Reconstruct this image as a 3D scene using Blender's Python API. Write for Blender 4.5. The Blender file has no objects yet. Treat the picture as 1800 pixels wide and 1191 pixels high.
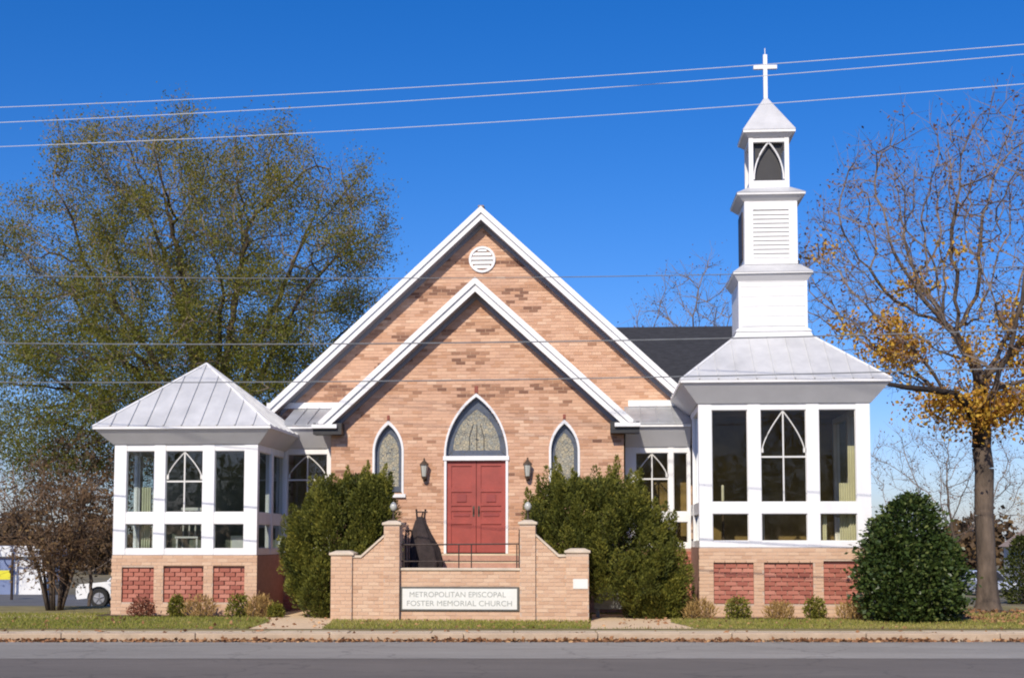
import bpy, math, random
import numpy as np
from mathutils import Vector, noise as mnoise

scene = bpy.context.scene
R = math.radians
random.seed(7)
RNG = np.random.default_rng(11)

# ---------------------------------------------------------------- camera
cam_d = bpy.data.cameras.new('camera')
cam = bpy.data.objects.new('camera', cam_d)
scene.collection.objects.link(cam)
cam.location = (0, 0, 1.8)
cam.rotation_euler = (R(94), 0, math.atan(150 / 2300))
cam_d.sensor_width = 36
cam_d.lens = 46
cam_d.shift_y = 0.1076
cam_d.clip_start = 0.1
cam_d.clip_end = 3000
scene.camera = cam

# ---------------------------------------------------------------- sky, sun, exposure
SUN_EL, SUN_AZ = 36, 13          # degrees above the horizon, degrees left of the facade's normal
w = bpy.data.worlds.new('World')
scene.world = w
w.use_nodes = True
nt = w.node_tree
sky = nt.nodes.new('ShaderNodeTexSky')
sky.sky_type = 'NISHITA'
sky.sun_disc = False
sky.sun_elevation = R(SUN_EL)
sky.sun_rotation = R(180 + SUN_AZ)
sky.air_density = 1.0
sky.dust_density = 0.6
sky.ozone_density = 4.0
hs = nt.nodes.new('ShaderNodeMix')          # one even tint over the whole sky: clear, deep winter blue
hs.data_type = 'RGBA'
hs.blend_type = 'MULTIPLY'
hs.inputs[0].default_value = 1.0
hs.inputs[7].default_value = (.86, .85, 1.15, 1)
sat = nt.nodes.new('ShaderNodeHueSaturation')
sat.inputs['Saturation'].default_value = 1.37
nt.links.new(sky.outputs[0], sat.inputs['Color'])
nt.links.new(sat.outputs[0], hs.inputs[6])
bg = nt.nodes['Background']
bg.inputs['Strength'].default_value = 0.12
nt.links.new(hs.outputs[2], bg.inputs['Color'])
sd = bpy.data.lights.new('sun', 'SUN')
sd.energy = 4.5
sd.angle = R(0.5)
sd.color = (1.0, 0.91, 0.775)
sun = bpy.data.objects.new('sun', sd)
scene.collection.objects.link(sun)
sun.rotation_euler = Vector((math.sin(R(SUN_AZ)) * math.cos(R(SUN_EL)), math.cos(R(SUN_AZ)) * math.cos(R(SUN_EL)),
                             -math.sin(R(SUN_EL)))).to_track_quat('-Z', 'Y').to_euler()
vs = scene.view_settings
vs.view_transform = 'Standard'
vs.look = 'None'
vs.exposure = 0.0
vs.gamma = 1.0
vs.use_curve_mapping = False
scene.cycles.filter_width = 2.0
scene.cycles.max_bounces = 8
scene.cycles.transparent_max_bounces = 16

# ---------------------------------------------------------------- helpers
LINK = scene.collection.objects.link


def tag(o, label=None, cat=None, group=None, kind=None):
    if label: o['label'] = label
    if cat: o['category'] = cat
    if group: o['group'] = group
    if kind: o['kind'] = kind
    return o


def empty(name, loc=(0, 0, 0)):
    o = bpy.data.objects.new(name, None)
    o.location = loc
    o.empty_display_size = 0.2
    LINK(o)
    return o


class MB:
    """collects faces, builds ONE mesh object"""
    def __init__(s):
        s.v = []; s.f = []; s.t = []; s.tone = None

    def face(s, pts, tone=None):
        n = len(s.v)
        s.v += [tuple(p) for p in pts]
        s.f.append(tuple(range(n, n + len(pts))))
        s.t.append(0.0 if tone is None else tone)

    def hexa(s, p, skip=(), tone=None):
        # p: 8 points, bottom ring 0-3 (counter-clockwise from above), top ring 4-7
        n = len(s.v)
        s.v += [tuple(q) for q in p]
        F = {'b': (3, 2, 1, 0), 't': (4, 5, 6, 7), 'f': (0, 1, 5, 4), 'r': (1, 2, 6, 5), 'k': (2, 3, 7, 6), 'l': (3, 0, 4, 7)}
        for k, q in F.items():
            if k in skip: continue
            s.f.append(tuple(n + i for i in q)); s.t.append(0.0 if tone is None else tone)
        return s

    def box(s, x0, x1, y0, y1, z0, z1, skip=(), tone=None):
        return s.hexa([(x0, y0, z0), (x1, y0, z0), (x1, y1, z0), (x0, y1, z0),
                       (x0, y0, z1), (x1, y0, z1), (x1, y1, z1), (x0, y1, z1)], skip, tone)

    def bevbox(s, x0, x1, y0, y1, z0, z1, b=0.012):
        # a box whose front, top and side edges are chamfered
        n = len(s.v)
        rings = [(b, z0), (0, z0 + b), (0, z1 - b), (b, z1)]
        for ins, z in rings:
            s.v += [(x0 + ins, y0 + ins, z), (x1 - ins, y0 + ins, z), (x1 - ins, y1 - ins, z), (x0 + ins, y1 - ins, z)]
        for k in range(3):
            for i in range(4):
                j = (i + 1) % 4
                s.f.append((n + 4 * k + i, n + 4 * k + j, n + 4 * k + 4 + j, n + 4 * k + 4 + i)); s.t.append(0)
        s.f.append((n + 3, n + 2, n + 1, n)); s.f.append((n + 12, n + 13, n + 14, n + 15)); s.t += [0, 0]
        return s

    def prism(s, pts, y0, y1, tone=None):
        # polygon in x,z (counter-clockwise seen from -y) extruded from y0 (front) to y1
        n = len(pts)
        s.face([(x, y0, z) for x, z in pts], tone)
        s.face([(x, y1, z) for x, z in reversed(pts)], tone)
        for i in range(n):
            a, b = pts[i], pts[(i + 1) % n]
            s.face([(b[0], y0, b[1]), (a[0], y0, a[1]), (a[0], y1, a[1]), (b[0], y1, b[1])], tone)
        return s

    def tube(s, pts, radii, k=6, cap=True):
        if not hasattr(radii, '__len__'): radii = [radii] * len(pts)
        n = len(s.v)
        pts = [Vector(p) for p in pts]
        for i, p in enumerate(pts):
            d = (pts[min(i + 1, len(pts) - 1)] - pts[max(i - 1, 0)]).normalized()
            a = d.cross(Vector((0, 0, 1)) if abs(d.z) < .9 else Vector((1, 0, 0))).normalized()
            b = d.cross(a)
            for j in range(k):
                t = 2 * math.pi * j / k
                s.v.append(tuple(p + (a * math.cos(t) + b * math.sin(t)) * radii[i]))
        for i in range(len(pts) - 1):
            for j in range(k):
                jj = (j + 1) % k
                s.f.append((n + i * k + j, n + i * k + jj, n + (i + 1) * k + jj, n + (i + 1) * k + j)); s.t.append(0)
        if cap:
            s.f.append(tuple(n + j for j in reversed(range(k)))); s.t.append(0)
            m = n + (len(pts) - 1) * k
            s.f.append(tuple(m + j for j in range(k))); s.t.append(0)
        return s

    def lathe(s, c, prof, k=12):
        n = len(s.v)
        for r, z in prof:
            for j in range(k):
                t = 2 * math.pi * j / k
                s.v.append((c[0] + r * math.cos(t), c[1] + r * math.sin(t), c[2] + z))
        for i in range(len(prof) - 1):
            for j in range(k):
                jj = (j + 1) % k
                s.f.append((n + i * k + j, n + i * k + jj, n + (i + 1) * k + jj, n + (i + 1) * k + j)); s.t.append(0)
        return s

    def build(s, name, mat, parent=None, smooth=False, tones=False):
        me = bpy.data.meshes.new(name)
        me.from_pydata(s.v, [], s.f)
        if tones:
            at = me.attributes.new('tone', 'FLOAT', 'FACE')
            at.data.foreach_set('value', s.t)
        me.materials.append(mat)
        if smooth:
            me.polygons.foreach_set('use_smooth', [True] * len(me.polygons))
        me.update()
        o = bpy.data.objects.new(name, me)
        LINK(o)
        if parent is not None: o.parent = parent
        return o


def bx(name, mat, parent, *a, b=0.0):
    m = MB()
    m.bevbox(*a, b=b) if b else m.box(*a)
    return m.build(name, mat, parent)


# ---------------------------------------------------------------- materials
def new_mat(name):
    m = bpy.data.materials.new(name)
    m.use_nodes = True
    t = m.node_tree
    return m, t, t.nodes['Principled BSDF']


def pmat(name, col, rough=.6, var=.12, scale=3., bump=.0, bscale=60., metal=0., stretch=(1, 1, 1), col2=None, detail=5, spec=.5, dist=.02):
    """a surface with mottled colour and fine relief, in world metres"""
    m, t, p = new_mat(name)
    p.inputs['Roughness'].default_value = rough
    p.inputs['Metallic'].default_value = metal
    p.inputs['Specular IOR Level'].default_value = spec
    g = t.nodes.new('ShaderNodeNewGeometry')
    mp = t.nodes.new('ShaderNodeMapping')
    mp.inputs['Scale'].default_value = stretch
    t.links.new(g.outputs['Position'], mp.inputs['Vector'])
    n = t.nodes.new('ShaderNodeTexNoise')
    n.inputs['Scale'].default_value = scale
    n.inputs['Detail'].default_value = detail
    n.inputs['Roughness'].default_value = .65
    t.links.new(mp.outputs[0], n.inputs['Vector'])
    r = t.nodes.new('ShaderNodeValToRGB')
    r.color_ramp.elements[0].position = .3
    r.color_ramp.elements[1].position = .7
    c1 = [c * (1 - var) for c in col]
    c2 = col2 if col2 else [min(1, c * (1 + var)) for c in col]
    r.color_ramp.elements[0].color = (*c1, 1)
    r.color_ramp.elements[1].color = (*c2, 1)
    t.links.new(n.outputs['Fac'], r.inputs[0])
    t.links.new(r.outputs[0], p.inputs['Base Color'])
    if bump:
        n2 = t.nodes.new('ShaderNodeTexNoise')
        n2.inputs['Scale'].default_value = bscale
        n2.inputs['Detail'].default_value = 3
        t.links.new(mp.outputs[0], n2.inputs['Vector'])
        b = t.nodes.new('ShaderNodeBump')
        b.inputs['Strength'].default_value = bump
        b.inputs['Distance'].default_value = dist
        t.links.new(n2.outputs['Fac'], b.inputs['Height'])
        t.links.new(b.outputs[0], p.inputs['Normal'])
    return m


def tone_mat(name, ramp, rough=.8, source='attr', bump=.3, bscale=90, transl=0., spec=.3):
    """colour picked per piece: face attribute 'tone' or the object's own colour"""
    m, t, p = new_mat(name)
    p.inputs['Roughness'].default_value = rough
    p.inputs['Specular IOR Level'].default_value = spec
    if source == 'attr':
        a = t.nodes.new('ShaderNodeAttribute'); a.attribute_name = 'tone'; out = a.outputs['Fac']
    else:
        a = t.nodes.new('ShaderNodeObjectInfo')
        sp = t.nodes.new('ShaderNodeSeparateColor'); t.links.new(a.outputs['Color'], sp.inputs[0]); out = sp.outputs[0]
    r = t.nodes.new('ShaderNodeValToRGB')
    els = r.color_ramp.elements
    while len(els) < len(ramp): els.new(.5)
    for e, (pos, c) in zip(els, ramp):
        e.position = pos; e.color = (*c, 1)
    t.links.new(out, r.inputs[0])
    col = r.outputs[0]
    g = t.nodes.new('ShaderNodeNewGeometry')
    if bump:
        n2 = t.nodes.new('ShaderNodeTexNoise'); n2.inputs['Scale'].default_value = bscale; n2.inputs['Detail'].default_value = 3
        t.links.new(g.outputs['Position'], n2.inputs['Vector'])
        mx = t.nodes.new('ShaderNodeMix'); mx.data_type = 'RGBA'; mx.blend_type = 'MULTIPLY'
        mx.inputs[0].default_value = .35
        t.links.new(col, mx.inputs[6]); t.links.new(n2.outputs['Fac'], mx.inputs[7])
        hv = t.nodes.new('ShaderNodeHueSaturation'); hv.inputs['Value'].default_value = 1.2
        t.links.new(mx.outputs[2], hv.inputs['Color']); col = hv.outputs[0]
        b = t.nodes.new('ShaderNodeBump'); b.inputs['Strength'].default_value = bump; b.inputs['Distance'].default_value = .01
        t.links.new(n2.outputs['Fac'], b.inputs['Height']); t.links.new(b.outputs[0], p.inputs['Normal'])
    t.links.new(col, p.inputs['Base Color'])
    if transl:
        tr = t.nodes.new('ShaderNodeBsdfTranslucent'); t.links.new(col, tr.inputs['Color'])
        ms = t.nodes.new('ShaderNodeMixShader'); ms.inputs[0].default_value = transl
        o = t.nodes['Material Output']
        t.links.new(p.outputs[0], ms.inputs[1]); t.links.new(tr.outputs[0], ms.inputs[2]); t.links.new(ms.outputs[0], o.inputs[0])
    return m


def glass_mat(name, tint, refl=.1, rough=.02):
    m, t, p = new_mat(name)
    t.nodes.remove(p)
    tr = t.nodes.new('ShaderNodeBsdfTransparent'); tr.inputs[0].default_value = (*tint, 1)
    gl = t.nodes.new('ShaderNodeBsdfGlossy'); gl.inputs['Roughness'].default_value = rough
    gl.inputs['Color'].default_value = (.9, .95, 1, 1)
    g = t.nodes.new('ShaderNodeNewGeometry')
    n = t.nodes.new('ShaderNodeTexNoise'); n.inputs['Scale'].default_value = 1.6
    t.links.new(g.outputs['Position'], n.inputs['Vector'])
    b = t.nodes.new('ShaderNodeBump'); b.inputs['Strength'].default_value = .05; b.inputs['Distance'].default_value = .05
    t.links.new(n.outputs['Fac'], b.inputs['Height']); t.links.new(b.outputs[0], gl.inputs['Normal'])
    fr = t.nodes.new('ShaderNodeFresnel'); fr.inputs['IOR'].default_value = 1.5
    ad = t.nodes.new('ShaderNodeMath'); ad.operation = 'ADD'; ad.inputs[1].default_value = refl - .04
    t.links.new(fr.outputs[0], ad.inputs[0])
    ms = t.nodes.new('ShaderNodeMixShader')
    t.links.new(ad.outputs[0], ms.inputs[0]); t.links.new(tr.outputs[0], ms.inputs[1]); t.links.new(gl.outputs[0], ms.inputs[2])
    t.links.new(ms.outputs[0], t.nodes['Material Output'].inputs[0])
    return m


def stained_mat(name, cols, scale):
    m, t, p = new_mat(name)
    p.inputs['Roughness'].default_value = .25
    g = t.nodes.new('ShaderNodeNewGeometry')
    v = t.nodes.new('ShaderNodeTexVoronoi'); v.inputs['Scale'].default_value = scale
    t.links.new(g.outputs['Position'], v.inputs['Vector'])
    r = t.nodes.new('ShaderNodeValToRGB'); els = r.color_ramp.elements
    while len(els) < len(cols): els.new(.5)
    for i, (e, c) in enumerate(zip(els, cols)):
        e.position = i / (len(cols) - 1); e.color = (*c, 1)
    sp = t.nodes.new('ShaderNodeSeparateColor'); t.links.new(v.outputs['Color'], sp.inputs[0]); t.links.new(sp.outputs[0], r.inputs[0])
    v2 = t.nodes.new('ShaderNodeTexVoronoi'); v2.feature = 'DISTANCE_TO_EDGE'; v2.inputs['Scale'].default_value = scale
    t.links.new(g.outputs['Position'], v2.inputs['Vector'])
    lt = t.nodes.new('ShaderNodeMath'); lt.operation = 'GREATER_THAN'; lt.inputs[1].default_value = .05
    t.links.new(v2.outputs['Distance'], lt.inputs[0])
    mx = t.nodes.new('ShaderNodeMix'); mx.data_type = 'RGBA'
    mx.inputs[6].default_value = (.10, .10, .095, 1)
    t.links.new(lt.outputs[0], mx.inputs[0]); t.links.new(r.outputs[0], mx.inputs[7])
    t.links.new(mx.outputs[2], p.inputs['Base Color'])
    return m


BR = [(0, (.22, .11, .07)), (.2, (.36, .19, .115)), (.42, (.54, .30, .18)), (.58, (.59, .355, .235)), (.75, (.65, .395, .255)), (1, (.70, .47, .32))]
BRS = [(0, (.43, .255, .165)), (.3, (.53, .33, .21)), (.6, (.60, .39, .255)), (1, (.66, .46, .31))]
BRR = [(0, (.27, .085, .06)), (.5, (.41, .14, .095)), (1, (.52, .22, .155))]
def asphalt_mat(name, col, seed, stain=.16, crack=.22):
    m, t, p = new_mat(name)
    p.inputs['Roughness'].default_value = .9
    L = t.links.new
    g = t.nodes.new('ShaderNodeNewGeometry')

    def noise(scale, detail, stretch=(1, 1, 1), rough=.6):
        mp = t.nodes.new('ShaderNodeMapping'); mp.inputs['Scale'].default_value = stretch; mp.inputs['Location'].default_value = (seed, seed * .7, 0)
        L(g.outputs['Position'], mp.inputs['Vector'])
        n = t.nodes.new('ShaderNodeTexNoise'); n.inputs['Scale'].default_value = scale; n.inputs['Detail'].default_value = detail; n.inputs['Roughness'].default_value = rough
        L(mp.outputs[0], n.inputs['Vector'])
        return n, mp

    def ramp(src, a, b, c0, c1):
        r = t.nodes.new('ShaderNodeMapRange'); r.inputs[1].default_value = a; r.inputs[2].default_value = b; r.inputs[3].default_value = c0; r.inputs[4].default_value = c1
        L(src, r.inputs[0]); return r.outputs[0]

    def mul(a, b):
        q_ = t.nodes.new('ShaderNodeMath'); q_.operation = 'MULTIPLY'; L(a, q_.inputs[0]); L(b, q_.inputs[1]); return q_.outputs[0]
    n1, _ = noise(.55, 6, (.22, 1, 1)); n2, _ = noise(2.3, 5, (.5, 1.4, 1)); n3, _ = noise(55, 2)
    nd, mp = noise(1.1, 4)
    av = t.nodes.new('ShaderNodeVectorMath'); av.operation = 'MULTIPLY_ADD'; av.inputs[1].default_value = (.9, .9, .9)
    L(nd.outputs['Color'], av.inputs[0]); L(mp.outputs[0], av.inputs[2])
    v = t.nodes.new('ShaderNodeTexVoronoi'); v.feature = 'DISTANCE_TO_EDGE'; v.inputs['Scale'].default_value = .42
    L(av.outputs[0], v.inputs['Vector'])
    f = mul(ramp(n1.outputs['Fac'], .3, .7, 1 - stain, 1 + stain), ramp(n2.outputs['Fac'], .3, .7, .93, 1.07))
    f = mul(f, ramp(n3.outputs['Fac'], .25, .75, .82, 1.18))
    f = mul(f, ramp(v.outputs['Distance'], .004, .014, 1 - crack, 1.0))
    vm = t.nodes.new('ShaderNodeVectorMath'); vm.operation = 'SCALE'; vm.inputs[0].default_value = col; L(f, vm.inputs[3])
    L(vm.outputs[0], p.inputs['Base Color'])
    b = t.nodes.new('ShaderNodeBump'); b.inputs['Strength'].default_value = .5; b.inputs['Distance'].default_value = .012
    n4, _ = noise(150, 2); L(n4.outputs['Fac'], b.inputs['Height']); L(b.outputs[0], p.inputs['Normal'])
    return m


M = dict(
    white=pmat('white_paint', (.79, .785, .77), .5, .07, 1.5, .12, 25, stretch=(2.5, 2.5, .5), detail=8),
    white2=pmat('aged_white_paint', (.74, .735, .72), .55, .07, 2.0, .15, 25),
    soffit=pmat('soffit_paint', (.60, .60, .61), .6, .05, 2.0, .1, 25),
    shadetrim=pmat('shaded_trim_paint', (.27, .275, .30), .6, .08, 2.0),  # white trim darkened to grey: the shadow under the rakes is in the colour
    metal=pmat('galvanised_roof', (.545, .545, .54), .5, .12, 1.4, .15, 6, metal=.15, col2=(.66, .655, .64)),
    metal_old=pmat('weathered_roof_metal', (.40, .41, .42), .5, .18, 2.2, .1, 8, metal=.3),
    shingle=pmat('dark_shingle', (.028, .029, .034), .9, .35, 5, .5, 14, stretch=(1, 1, 4)),
    mortar=pmat('mortar', (.56, .38, .26), .95, .15, 9, .4, 120),
    mortar_s=pmat('stair_mortar', (.54, .41, .31), .95, .12, 9, .4, 120),
    mortar_r=pmat('red_mortar', (.46, .26, .19), .95, .15, 9, .4, 120),
    brick=tone_mat('brick', BR), brick_o=tone_mat('brick_piece', BR, source='obj'),
    brick_s=tone_mat('stair_brick', BRS), brick_so=tone_mat('stair_brick_piece', BRS, source='obj'),
    brick_r=tone_mat('red_brick', BRR),
    cap=pmat('stone_cap', (.60, .50, .38), .85, .14, 4, .3, 60),
    red=pmat('red_door_paint', (.315, .055, .038), .5, .16, 3, .1, 30),
    redpanel=pmat('red_door_panel', (.27, .045, .035), .5, .10, 3, .1, 30),
    bronze=pmat('dark_bronze', (.085, .062, .042), .5, .3, 8, .1, 40, metal=.3),
    iron=pmat('dark_iron', (.05, .035, .03), .55, .25, 12, .2, 60, metal=.4),
    gutter=pmat('dark_gutter', (.02, .019, .019), .5, .2, 5),
    lampglass=pmat('frosted_glass', (.45, .45, .40), .25, .05, 5),
    stained=stained_mat('stained_glass', [(.27, .26, .20), (.36, .32, .22), (.44, .38, .25), (.30, .30, .25), (.40, .34, .21)], 17),
    stained_b=stained_mat('stained_border', [(.075, .09, .12), (.10, .115, .15), (.085, .105, .14)], 16),
    glass=glass_mat('window_glass', (.86, .85, .78), .022),
    glass_l=glass_mat('window_glass_blue', (.74, .79, .78), .06),
    carglass=glass_mat('car_glass', (.20, .22, .22), .14),
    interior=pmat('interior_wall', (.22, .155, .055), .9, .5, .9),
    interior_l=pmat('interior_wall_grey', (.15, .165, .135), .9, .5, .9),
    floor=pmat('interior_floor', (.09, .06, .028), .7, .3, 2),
    curtain=pmat('curtain_cloth', (.66, .66, .50), .9, .08, 5, .2, 20),
    tracery=pmat('tracery_paint', (.66, .65, .61), .6, .05, 3),
    asphalt=asphalt_mat('dark_asphalt', (.160, .139, .117), 3.),
    asphalt_l=asphalt_mat('worn_asphalt', (.305, .282, .243), 8., .2, .22),
    lot=pmat('parking_asphalt', (.13, .128, .125), .92, .2, .4, .4, 100),
    kerb=pmat('kerb_concrete', (.46, .345, .235), .9, .14, 3.5, .35, 80),
    slab=pmat('pavement_concrete', (.59, .47, .32), .9, .13, 2.2, .3, 90),
    path=pmat('tan_path', (.74, .54, .33), .95, .12, 5, .5, 110, detail=8),
    lawn=pmat('lawn_soil', (.23, .20, .06), .95, .35, 1.3, .6, 40, col2=(.32, .26, .11), detail=8),
    land=pmat('rough_land', (.16, .14, .07), .95, .35, .12, .3, 6, col2=(.25, .20, .11)),
    mulch=pmat('bark_mulch', (.075, .045, .03), .95, .5, 22, .9, 60),
    grass=tone_mat('grass_blade', [(0, (.17, .20, .03)), (.5, (.31, .29, .06)), (1, (.47, .39, .14))], .8, bump=0, transl=.25),
    bark=pmat('bark', (.085, .062, .045), .95, .45, 6, .8, 30, stretch=(1, 1, .25)),
    bark_d=pmat('dark_bark', (.03, .022, .018), .95, .4, 6, .8, 30),
    bark_p=pmat('pale_bark', (.115, .085, .062), .95, .5, 5, .8, 30, stretch=(1, 1, .3)),
    twig_b=pmat('brown_twig_bark', (.17, .105, .06), .95, .3, 3),
    twig=pmat('twig_bark', (.19, .15, .12), .95, .3, 3),
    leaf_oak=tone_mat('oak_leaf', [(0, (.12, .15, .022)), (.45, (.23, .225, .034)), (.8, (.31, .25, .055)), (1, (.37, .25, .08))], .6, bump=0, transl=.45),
    leaf_fall=tone_mat('autumn_leaf', [(0, (.18, .07, .04)), (.4, (.34, .15, .04)), (.7, (.60, .33, .04)), (1, (.68, .47, .07))], .6, bump=0, transl=.3),
    leaf_bud=tone_mat('dry_leaf', [(0, (.10, .06, .055)), (.6, (.17, .095, .075)), (1, (.24, .13, .07))], .8, bump=0, transl=.2),
    leaf_brown=tone_mat('brown_leaf', [(0, (.045, .03, .018)), (.6, (.10, .062, .032)), (1, (.16, .10, .04))], .8, bump=0, transl=.2),
    leaf_myrtle=tone_mat('myrtle_leaf', [(0, (.09, .055, .03)), (.6, (.19, .115, .055)), (1, (.27, .18, .07))], .8, bump=0, transl=.25),
    leaf_jun=tone_mat('juniper_leaf', [(0, (.025, .036, .008)), (.5, (.125, .133, .018)), (1, (.30, .265, .04))], .7, bump=0, transl=.15),
    leaf_holly=tone_mat('holly_leaf', [(0, (.022, .040, .012)), (.55, (.055, .086, .019)), (1, (.16, .185, .055))], .35, bump=0, transl=.1),
    leaf_hedge=tone_mat('hedge_leaf', [(0, (.03, .045, .008)), (1, (.10, .11, .02))], .7, bump=0, transl=.15),
    leaf_green=tone_mat('small_shrub_leaf', [(0, (.09, .11, .018)), (1, (.36, .32, .05))], .7, bump=0, transl=.25),
    leaf_tan=tone_mat('dry_grass_leaf', [(0, (.30, .18, .06)), (1, (.58, .40, .15))], .8, bump=0, transl=.25),
    leaf_red=tone_mat('red_shrub_leaf', [(0, (.22, .08, .05)), (1, (.45, .20, .12))], .8, bump=0, transl=.25),
    litter=tone_mat('leaf_litter', [(0, (.15, .07, .035)), (.6, (.34, .17, .08)), (1, (.52, .31, .15))], .9, bump=0),
    sign=pmat('sign_board', (.72, .72, .66), .5, .05, 4),
    signframe=pmat('sign_frame', (.10, .095, .08), .5, .2, 10),
    ink=pmat('sign_letter_paint', (.34, .35, .32), .6, .1, 20),
    drape=pmat('dark_drape_cloth', (.036, .025, .023), .9, .4, 6, .4, 30),
    wire=pmat('bare_aluminium_wire', (.62, .63, .64), .5, .1, 3),
    cable=pmat('grey_cable', (.16, .17, .18), .7, .2, 3),
    carwhite=pmat('white_car_paint', (.74, .75, .76), .25, .03, 2),
    carblue=pmat('silver_blue_car_paint', (.42, .46, .56), .25, .05, 2),
    tyre=pmat('tyre_rubber', (.018, .018, .018), .85, .2, 10),
    rim=pmat('wheel_rim', (.35, .35, .36), .4, .1, 8, metal=.7),
    blackplastic=pmat('black_trim', (.02, .02, .022), .6, .2, 8),
    bluepaint=pmat('blue_wall_paint', (.17, .22, .38), .6, .1, 1),
    whitewall=pmat('white_shed_wall', (.72, .73, .74), .7, .06, .8),
    yellow=pmat('yellow_sign', (.65, .60, .03), .5, .1, 3),
    greyboard=pmat('grey_board', (.22, .23, .22), .8, .25, 5, .3, 30),
    headlight=pmat('headlight_lens', (.7, .72, .75), .1, .03, 4),
    housewall=pmat('far_house_siding', (.50, .49, .47), .7, .08, 1),
    houseroof=pmat('far_house_roof', (.30, .22, .17), .9, .15, 2),
)

# ---------------------------------------------------------------- ground
SK = 0.0656


def ky(x, d): return 23.68 + SK * x + d


def lz(d):                                   # height of the land behind the kerb
    for a, za, b, zb in ((-99, -.15, .67, -.15), (.67, -.15, .69, .17), (.69, .17, 9.5, .17), (9.5, .17, 23, -.75), (23, -.75, 55, -1.25)):
        if d <= b: return za + (zb - za) * max(0, d - a) / (b - a)
    return -1.25


m = MB()
ds = [-70, .66, .70, 3, 5, 7, 9.5, 12, 16, 20, 23, 30, 40, 55, 90, 160, 400, 1200]
xs = [-900, -300, -120, -60, -40, -30, -20, -10, 0, 10, 20, 30, 40, 60, 120, 300, 900]
for i in range(len(ds) - 1):
    for j in range(len(xs) - 1):
        q = []
        for d, x in ((ds[i], xs[j]), (ds[i], xs[j + 1]), (ds[i + 1], xs[j + 1]), (ds[i + 1], xs[j])):
            q.append((x, 23.68 + SK * max(-60, min(60, x)) + d, lz(d)))
        m.face(q)
tag(m.build('ground', M['land']), 'grassy ground reaching to the horizon', kind='structure')


def strip(name, mat, d0, d1, z, x0=-60, x1=60):
    q = MB()
    n = 24
    for i in range(n):
        a, b = x0 + (x1 - x0) * i / n, x0 + (x1 - x0) * (i + 1) / n
        q.face([(a, ky(a, d0), z), (b, ky(b, d0), z), (b, ky(b, d1), z), (a, ky(a, d1), z)])
    return tag(q.build(name, mat), kind='structure')


strip('road', M['asphalt'], -16, -3.40, 0)
strip('road_edge_lane', M['asphalt_l'], -3.42, .02, .004)
strip('lawn', M['lawn'], .735, 9.4, .174, -40, 40)

# kerb and pavement, laid in separate lengths
kerb = tag(empty('kerb', (0, 23.68, 0)), kind='structure')
walk = tag(empty('pavement', (0, 23.68, 0)), kind='structure')
for i in range(-7, 7):
    x = i * 2.4
    k = MB().bevbox(.008, 2.392, 0, .16, -.1, .150, b=.018).build('kerb_stone', M['kerb'], kerb)
    k.matrix_parent_inverse.identity()
    k.location = (x, SK * x + random.uniform(-.006, .006), random.uniform(-.006, .004)); k.rotation_euler[2] = math.atan(SK)
smesh = None
for i in range(-11, 11):
    x = i * 1.5
    if smesh is None:
        s = MB().bevbox(.008, 1.492, .17, .73, 0, .148, b=.01).build('slab', M['slab'], walk); smesh = s.data
    else:
        s = bpy.data.objects.new('slab', smesh); LINK(s); s.parent = walk
    s.location = (x, SK * x, random.uniform(-.007, .007)); s.rotation_euler = (R(random.uniform(-.25, .25)), 0, math.atan(SK))


def patch(name, mat, pts, z, kind='structure'):
    q = MB(); q.face([(x, y, z) for x, y in pts])
    return tag(q.build(name, mat), kind=kind)


# ---- tan paths and planting beds
LP = [(-6.45, 24.0), (-5.10, 24.08), (-5.25, 25.6), (-5.52, 27.2), (-5.52, 30.7), (-7.2, 30.7), (-7.3, 28.4), (-6.6, 26.2)]
RP = [(-.14, 24.45), (1.85, 24.6), (1.45, 26.4), (1.55, 28.2), (1.8, 29.2), (-.14, 29.2)]
patch('path', M['path'], LP, .179)
patch('path', M['path'], RP, .179)
patch('path', M['path'], [(-13.6, 27.0), (-10.7, 27.2), (-10.7, 28.2), (-11.5, 28.3), (-14.5, 28.0)], .179)
patch('planting_bed', M['mulch'], [(-10.9, 27.72), (-7.2, 27.8), (-6.8, 28.5), (-6.8, 30.6), (-10.9, 28.6)], .184)
patch('planting_bed', M['mulch'], [(1.75, 27.7), (8.1, 27.6), (8.2, 29), (1.75, 28.6)], .184)
patch('planting_bed', M['mulch'], [(7.4, 26.7), (16, 27.0), (17, 32), (8.0, 31)], .1792)

# ---------------------------------------------------------------- brickwork
BW, BH, JT = .225, .076, .011


def tone_at(x, z, seed, streak=1.0):
    n = mnoise.noise((x * .55 + seed, z * 2.6, seed)) + .5 * mnoise.noise((x * 1.7, z * 6.0 + seed, 3.1))
    t = .68 + .165 * random.gauss(0, 1) - streak * .8 * max(0, n + .02) * random.uniform(.5, 1.3) + .1 * n
    return min(1, max(0, t))


def ivals(wall, holes, z):
    a = wall(z)
    if a is None: return []
    out = [a]
    for h in holes:
        b = h(z)
        if b is None: continue
        nx = []
        for s, e in out:
            if b[1] <= s or b[0] >= e: nx.append((s, e)); continue
            if b[0] > s: nx.append((s, b[0]))
            if b[1] < e: nx.append((b[1], e))
        out = nx
    return out


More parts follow.
